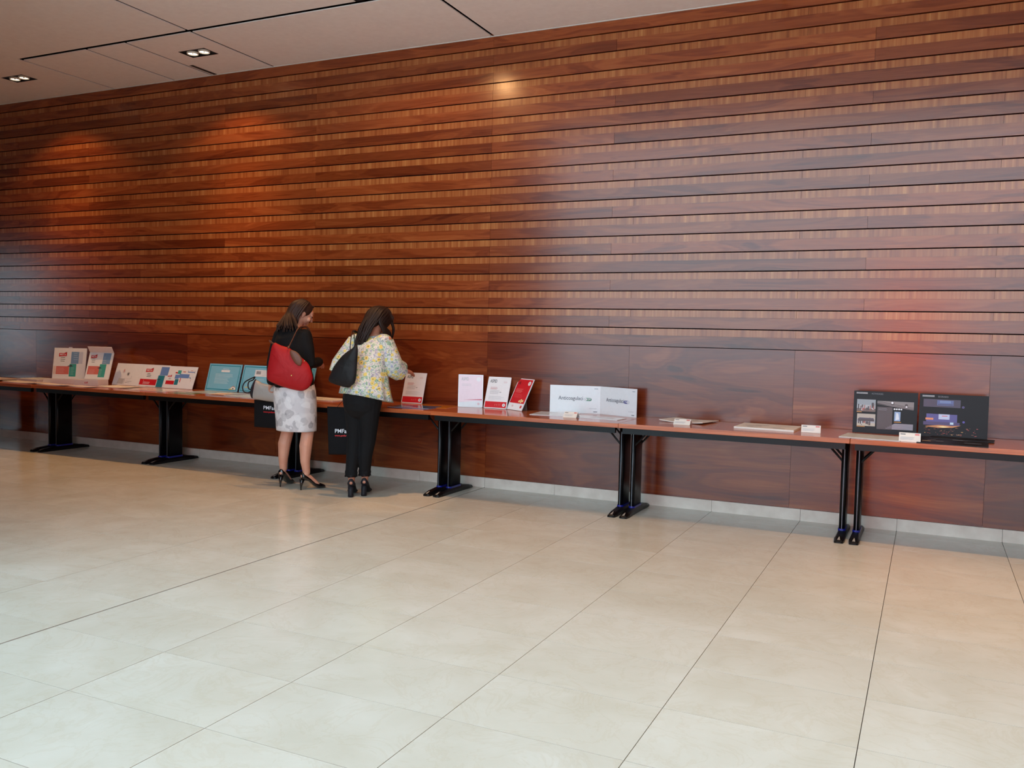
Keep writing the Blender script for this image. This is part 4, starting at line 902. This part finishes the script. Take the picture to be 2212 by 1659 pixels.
# ---- woman in the floral blouse
W2 = Vector((-0.745, -0.955, 0))
p2 = tag(empty('person', W2), 'person in floral blouse and black trousers, reaching for a board', 'person', 'women looking at the table')
H2c, H2R = Vector((0.030, 0.245, 1.515)), head_frame(-38, -8, 4)
mb = MB()
mb.tube([(0, 0.055, 0.84), (0, 0.06, 0.93), (0, 0.085, 1.05), (0.01, 0.12, 1.19), (0.015, 0.15, 1.29), (0.02, 0.175, 1.36)], [(0.150, 0.11), (0.150, 0.11), (0.115, 0.09), (0.130, 0.09), (0.130, 0.085), (0.09, 0.06)], 20, up=(0, 1, 0), round_ends=True)
limb(mb, [(0.02, 0.165, 1.34), (0.025, 0.195, 1.42), (0.028, 0.220, 1.48)], [0.055, 0.050, 0.050]); head(mb, H2c, H2R)
RS2, RE2, RW2 = Vector((0.180, 0.160, 1.345)), Vector((0.222, 0.190, 1.105)), Vector((0.228, 0.375, 1.075))
LS2, LE2, LW2 = Vector((-0.155, 0.140, 1.345)), Vector((-0.225, 0.060, 1.125)), Vector((-0.190, 0.16, 0.955))
limb(mb, [RS2, (RS2+RE2)/2, RE2, (RE2+RW2)/2, RW2], [0.038, 0.036, 0.034, 0.030, 0.024]); limb(mb, [LS2, (LS2+LE2)/2, LE2, (LE2+LW2)/2, LW2], [0.038, 0.036, 0.034, 0.030, 0.024])
hand(mb, RW2, (0.05, 0.95, -0.12), (-0.45, 0.1, -0.9), (-0.9, 0.1, 0.3), 0.28); hand(mb, LW2, (0.05, 0.25, -1), (0.9, 0.1, 0), (0.1, 0.9, 0.2), 0.85)
BL2, BR2 = (-0.040, -0.035), (0.028, 0.068)
for (ax, ay), hx in ((BL2, -0.085), (BR2, 0.085)):
    kx = (hx+ax)/2
    limb(mb, [(hx, 0.055, 0.86), ((hx+kx)/2, 0.06, 0.68), (kx, 0.055+ay*0.3, 0.50), ((kx+ax)/2, (0.04+ay)/2-0.01, 0.37), (ax, ay, 0.17)], [0.075, 0.062, 0.045, 0.045, 0.032])
foot_body(mb, BL2, 30, 0.145, 0.09); foot_body(mb, BR2, 26, 0.145, 0.09)
b = lbuild(mb, 'body', SKIN2, p2); remesh(b, 0.0050, 3); eyes(p2, H2c, H2R)
# trousers
mb = MB()
mb.tube([(0, 0.055, 0.80), (0, 0.055, 0.90), (0, 0.07, 1.00)], [(0.178, 0.150), (0.172, 0.145), (0.140, 0.115)], 20, up=(0, 1, 0), round_ends=True)
for (ax, ay), hx in ((BL2, -0.085), (BR2, 0.085)):
    kx = (hx+ax)/2
    limb(mb, [(hx, 0.05, 0.84), ((hx+kx)/2, 0.055, 0.66), (kx, 0.045+ay*0.3, 0.48), ((kx+ax)/2, (0.03+ay)/2, 0.34), (ax, ay-0.005, 0.215)], [0.100, 0.086, 0.067, 0.059, 0.051])
b = lbuild(mb, 'trousers', TROUSER, p2); remesh(b, 0.007, 4)
for (ax, ay) in (BL2, BR2):          # gathered trouser hems
    rings = []
    for z, r_ in ((0.235, 0.046), (0.205, 0.053), (0.185, 0.050), (0.170, 0.055)):
        rings.append([Vector((ax+r_*math.cos(t)*(1+0.07*math.sin(9*t)), ay-0.004+r_*math.sin(t)*(1+0.07*math.sin(9*t+1)), z+0.006*math.sin(6*t))) for t in [2*math.pi*k/36 for k in range(36)]])
    lbuild(MB().loft(rings), 'trouser_hem', TROUSER, p2)
pump(-1, BL2, 30, p2, 0.09, True, True, DARKSUEDE); pump(1, BR2, 26, p2, 0.09, True, True, DARKSUEDE)
# blouse: body with a flared ruffled hem, wide sleeves
def ring_l(c, a, bq, tilt, ruff, nf, ph, n=72):
    out = []
    for k in range(n):
        t = 2*math.pi*k/n; m = 1+ruff*math.sin(nf*t+ph)+ruff*0.5*math.sin((nf+4)*t)
        out.append(Vector((c[0]+a*math.cos(t)*m, c[1]+bq*math.sin(t)*m, c[2]+tilt[0]*math.cos(t)+tilt[1]*math.sin(t))))
    return out
mb = MB()
R_ = [ring_l((0.018, 0.085, 0.842), 0.240, 0.205, (-0.020, -0.040), 0.045, 11, 0.3), ring_l((0.016, 0.084, 0.90), 0.226, 0.192, (-0.026, -0.036), 0.034, 11, 0.3), ring_l((0.014, 0.088, 0.99), 0.206, 0.172, (-0.015, -0.02), 0.018, 11, 0.3), ring_l((0.014, 0.105, 1.10), 0.184, 0.155, (0, 0), 0.008, 11, 0), ring_l((0.010, 0.118, 1.21), 0.186, 0.145, (0, 0), 0, 5, 0), ring_l((0.014, 0.145, 1.30), 0.182, 0.125, (0, 0.0), 0, 5, 0), ring_l((0.018, 0.165, 1.355), 0.150, 0.095, (0, 0.01), 0, 5, 0), ring_l((0.022, 0.188, 1.395), 0.078, 0.066, (0, 0.015), 0, 5, 0)]
mb.loft(R_)
o1 = lbuild(mb, 'blouse', FLORAL, p2)
def sleeve(S0, E0, W0, flare, dirn):
    S0, E0, W0 = Vector(S0), Vector(E0), Vector(W0); mb = MB(); pts = [S0, S0.lerp(E0, 0.35), S0.lerp(E0, 0.75), E0, E0.lerp(W0, 0.5)]; rad = [0.070, 0.078, 0.086, 0.092, flare]
    rings = []; prev = None
    for i, p in enumerate(pts):
        d = (pts[min(i+1, 4)]-pts[max(i-1, 0)]).normalized(); u = Vector((1, 0, 0)); u = (u-d*u.dot(d)).normalized(); v = d.cross(u)
        r_ = rad[i]; wob = 0.0 if i < 3 else 0.05
        rings.append([p+u*(r_*math.cos(t)*(1+wob*math.sin(7*t)))+v*(r_*math.sin(t)*(1+wob*math.sin(7*t+1)))+Vector((0, 0, -0.012*(i == 4))) for t in [2*math.pi*k/40 for k in range(40)]])
    mb.ell(S0+Vector((-0.02*dirn, 0, 0.002)), (0.075, 0.075, 0.062), None, 24, 12)
    return lbuild(mb.loft(rings, 0, False, False), 'sleeve', FLORAL, p2)
sleeve(RS2+Vector((-0.02, 0, -0.01)), RE2+Vector((0.0, 0.0, 0.01)), RW2, 0.088, 1); sleeve(LS2+Vector((0.02, 0, -0.01)), LE2, LE2*2-LS2-(LE2-LS2)*0.35, 0.084, -1)
mb = MB(); hc = H2c; cap = H2R
mb.ell(hc+cap@Vector((0, -0.016, 0.036)), (0.086, 0.102, 0.090), cap, 20, 14); mb.ell(hc+cap@Vector((0, -0.060, -0.03)), (0.076, 0.060, 0.085), cap, 18, 12)
rr = random.Random(5); sp = []
for k in range(95):
    az = math.radians(rr.uniform(-215, 35))
    s0 = hc+cap@Vector((0.070*math.cos(az)*0.5, 0.086*math.sin(az)*0.5, 0.116)); s1 = hc+cap@Vector((0.088*math.cos(az), 0.104*math.sin(az)-0.014, 0.045)); s2 = hc+cap@Vector((0.092*math.cos(az), 0.104*math.sin(az)-0.022, -0.050))
    if math.sin(az) < -0.55: end = Vector((-0.055+rr.uniform(-0.03, 0.055), 0.025+rr.uniform(-0.01, 0.02), 1.235+rr.uniform(-0.03, 0.09)))
    elif math.cos(az) < -0.3: end = Vector((-0.08+rr.uniform(-0.02, 0.03), 0.06+rr.uniform(0, 0.05), 1.33+rr.uniform(-0.06, 0.03)))
    else: end = hc+Vector((0.085+rr.uniform(-0.01, 0.01), 0.03+rr.uniform(-0.05, 0.08), -0.17+rr.uniform(-0.04, 0.02)))
    mid = s2.lerp(end, 0.5)+Vector((0.014*math.cos(az), 0.022*math.sin(az), 0.01)); sp.append(([s0, s1, s2, mid, end], rr.uniform(0.016, 0.024), 0.005))
for k in range(14):
    q = k/13; s0 = hc+cap@Vector((0.01, 0.03, 0.116)); s1 = hc+cap@Vector((0.085, 0.055-0.03*q, 0.05)); end = hc+Vector((0.085-0.02*q, 0.09+0.03*q, -0.15)); sp.append(([s0, hc+cap@Vector((0.06, 0.06, 0.10)), s1, s1.lerp(end, 0.5)+Vector((0.012, 0.01, 0)), end], 0.017, 0.006))
locks(mb, sp); lbuild(mb, 'hair', HAIR2, p2)

# ------------------------------------------------------------------ bags
def zp(zx, zy): return (500+zx/3.4556, 620+zy/3.4556)
def zq(zx, zy): return (420+zx/6.9125, 740+zy/6.9125)
def outline(pts, conv, P, n, sub=3):
    q = [atp(*conv(*p), P, n) for p in pts]; m = len(q); out = []
    for i in range(m):
        p0, p1_, p2_, p3 = q[i-1], q[i], q[(i+1) % m], q[(i+2) % m]
        for k in range(sub):
            t = k/sub; out.append(0.5*((2*p1_)+(p2_-p0)*t+(2*p0-5*p1_+4*p2_-p3)*t*t+(3*p1_-p0-3*p2_+p3)*t**3))
    return out
def mat_nylon(name, col):
    t = NT(name); p = t.objc(); n = t.noise(p, 7, 3, 0.5, 0.8); f = t.noise(p, 300, 2); c = t.mix(f, tuple(x*0.85 for x in col[:3])+(1,), tuple(min(1, x*1.12) for x in col[:3])+(1,)); t.base(c, 0.6, 0.3); t.bump(n, 0.5, 0.03); return t.m
REDN = mat_nylon('red_nylon', rgb(164, 17, 24)); LEATHER = plain(104, 58, 38, 0.5); GOLD = plain(220, 190, 130, 0.25, 0.5, 1.0, 0)
P = W1+Vector((0.03, -0.235, 1.07)); n = Vector((0.38, -0.925, 0)).normalized()
rb = tag(empty('shoulder_bag', (P.x, P.y, 0.86)), 'red nylon shoulder bag with brown leather flap, on the back of the person in black', 'bag')
o_ = outline([(312, 418), (370, 436), (425, 452), (450, 468), (540, 540), (578, 580), (600, 640), (607, 690), (580, 748), (530, 775), (470, 768), (400, 750), (300, 712), (265, 680), (270, 610), (285, 520)], zp, P, n)
fixn(MB().pillow(o_, n, 0.060, 0.045).build('bag_body', REDN, rb, True))
fl = outline([(440, 470), (465, 474), (500, 495), (528, 540), (517, 587), (480, 575), (450, 530), (435, 495)], zp, P+n*0.050, n, 2); 
fixn(MB().pillow(fl, n, 0.012, 0.006).build('leather_flap', LEATHER, rb, True))
c_ = atp(*zp(448, 660), P+n*0.058, n); fixn(MB().ell(c_, (0.008, 0.008, 0.008), None, 12, 8).build('stud', GOLD, rb, True))
c_ = atp(*zp(545, 552), P+n*0.030, n); fixn(MB().ell(c_, (0.006, 0.006, 0.006), None, 12, 8).build('stud', GOLD, rb, True))
def strap(root, pts, w, t, mat, name='strap'):
    pts = [Vector(p) for p in pts]; out = []; m = len(pts)
    for i in range(m-1):
        p0 = pts[max(0, i-1)]; p1_ = pts[i]; p2_ = pts[i+1]; p3 = pts[min(m-1, i+2)]
        for k in range(5): tt = k/5; out.append(0.5*((2*p1_)+(p2_-p0)*tt+(2*p0-5*p1_+4*p2_-p3)*tt*tt+(3*p1_-p0-3*p2_+p3)*tt**3))
    out.append(pts[-1]); return fixn(MB().tube(out, [(w, t)]*len(out), 8, up=(0.8, 0.6, 0)).build(name, mat, root, True))
sh = W1+Vector((0.075, 0.01, 1.445))
strap(rb, [atp(*zp(425, 456), P+n*0.02, n), atp(*zp(455, 395), W1+Vector((0.06, -0.19, 1.25)), n), atp(*zp(495, 315), W1+Vector((0.07, -0.12, 1.38)), n), sh+Vector((0, -0.03, 0)), sh+Vector((0.0, 0.04, -0.01)), W1+Vector((0.07, 0.125, 1.33))], 0.011, 0.004, LEATHER)
strap(rb, [atp(*zp(318, 428), P+n*0.01, n), atp(*zp(292, 408), P-n*0.01, n), atp(*zp(284, 404), P-n*0.05, n)], 0.012, 0.004, LEATHER)
c_ = atp(*zp(425, 450), P+n*0.035, n); fixn(MB().ell(c_, (0.012, 0.006, 0.012), None, 10, 8).build('strap_tab', LEATHER, rb, True))
# grey handbag on the forearm
P = W1+Vector((-0.30, 0.085, 0.85)); n = Vector((0.25, -0.97, 0)).normalized()
gb = tag(empty('handbag', (P.x, P.y, 0.76)), 'grey handbag with navy end and thin dark handles, carried by the person in black', 'bag')
GREYL = plain(164, 156, 150, 0.5); NAVYL = plain(20, 18, 28, 0.45)
o_ = outline([(905, 555), (1000, 600), (1160, 640), (1300, 660), (1320, 780), (1300, 900), (1160, 885), (1000, 862), (858, 826), (868, 720)], zq, P, n, 2)
g1 = fixn(MB().pillow(o_, n, 0.045, 0.045).build('bag_body', GREYL, gb, True))
o_ = outline([(905, 550), (915, 560), (885, 690), (870, 826), (850, 822), (833, 765), (848, 670), (880, 590)], zq, P+n*0.016, n, 2); fixn(MB().pillow(o_, n, 0.022, 0.05).build('end_panel', NAVYL, gb, True))
strap(gb, [atp(*zq(x, y), P+n*0.02, n) for x, y in ((900, 800), (886, 690), (908, 560))], 0.003, 0.003, plain(150, 24, 30, 0.4), 'piping')
strap(gb, [atp(*zq(x, y), P+n*0.015, n) for x, y in ((905, 512), (830, 545), (755, 590), (720, 660), (735, 728), (790, 750), (836, 735))], 0.006, 0.006, NAVYL, 'handle')
strap(gb, [atp(*zq(x, y), P-n*0.015, n) for x, y in ((905, 520), (870, 560), (815, 585), (800, 640), (812, 690), (840, 700))], 0.006, 0.006, NAVYL, 'handle')
# black conference totes
def tote(P, n, corners, text_px, tsize, hpts, label, tend):
    n = Vector(n).normalized(); q = [atp(u, v, P, n) for u, v in corners]    # bl, br, tr, tl
    T = tag(empty('tote_bag', (P.x, P.y, min(x.z for x in q))), label, 'bag', 'black conference tote bags')
    out = []
    for i in range(4):
        a, b = q[i], q[(i+1) % 4]
        for k in range(6): out.append(a.lerp(b, k/6))
    B = fixn(MB().pillow(out, n, 0.016, 0.016, levels=(1.0, 0.97, 0.9, 0.7, 0.4, 0.12)).build('bag_body', BLACKC, T, True))
    O = atp(text_px[0], text_px[1], P+n*0.0175, n); U = (q[1]-q[0]).normalized(); V = Vector((0, 0, 1))
    f = Face(O, O+U, O+V, n); f.text('PMFarma', 0, 0, tsize, WHITE, 0.0, bold=0.0004); f.text('www.pmfarma.es', 0.002, -tsize*0.62, tsize*0.46, plain(226, 40, 44, 0.4), 0.0, bold=0.0002); f.build(B, 'lettering')
    for h in hpts: strap(T, h, 0.014, 0.002, BLACKC, 'handle')
    return T
hb = W1+LW_+Vector((-0.03, 0.02, -0.075))
P = W1+Vector((-0.22, 0.155, 0.65)); nn = (0.22, -0.975, 0)
tp = [atp(u, v, P, Vector(nn).normalized()) for u, v in ((566, 866), (600, 867))]
tote(P, nn, [(549, 922), (628, 928), (626, 868), (549, 863)], (568.5, 884), 0.048, [[tp[0], tp[0].lerp(hb, 0.5), hb, tp[1].lerp(hb, 0.5), tp[1]]], 'black tote bag lettered PMFarma behind the grey printed skirt', 1)
P = W2+Vector((-0.10, 0.185, 0.60)); nn = (0.30, -0.95, 0)
hb = W2+LW2+Vector((0.0, 0.03, -0.075)); tp = [atp(u, v, P, Vector(nn).normalized()) for u, v in ((728, 880), (764, 882))]
tote(P, nn, [(709.8, 981.7), (798, 983.5), (794, 882), (706.6, 878)], (722.8, 935), 0.050, [[tp[0], tp[0].lerp(hb, 0.5)+Vector((-0.015, 0, 0)), hb, tp[1].lerp(hb, 0.5), tp[1]]], 'black tote bag lettered PMFarma beside the black trousers', 1)
# black shoulder bag of the woman in the blouse
P = W2+Vector((-0.14, -0.165, 1.1)); n = Vector((0.05, -1, 0)).normalized()
kb = tag(empty('shoulder_bag', (P.x, P.y, 0.93)), 'black shoulder bag hanging on the left side of the floral blouse', 'bag')
o_ = outline([(940, 435), (938, 560), (925, 700), (900, 733), (870, 752), (800, 735), (726, 702), (745, 640), (768, 590), (830, 510), (895, 462)], zp, P, n)
fixn(MB().pillow(o_, n, 0.040, 0.035).build('bag_body', mat_nylon('black_nylon', rgb(22, 20, 22)), kb, True))
sh = W2+Vector((-0.120, 0.125, 1.405))
for a, b2, off in (((885, 470), (890, 400), 0.0), ((920, 445), (918, 380), 0.03)):
    strap(kb, [atp(*zp(*a), P+n*0.01, n), atp(*zp(*b2), P+Vector((0, 0.0, 0)), n), atp(*zp(905+off*300, 330), W2+Vector((-0.1, -0.03, 1.37)), n), sh+Vector((off, -0.02, 0)), sh+Vector((off, 0.05, -0.015))], 0.008, 0.004, plain(24, 20, 20, 0.5))
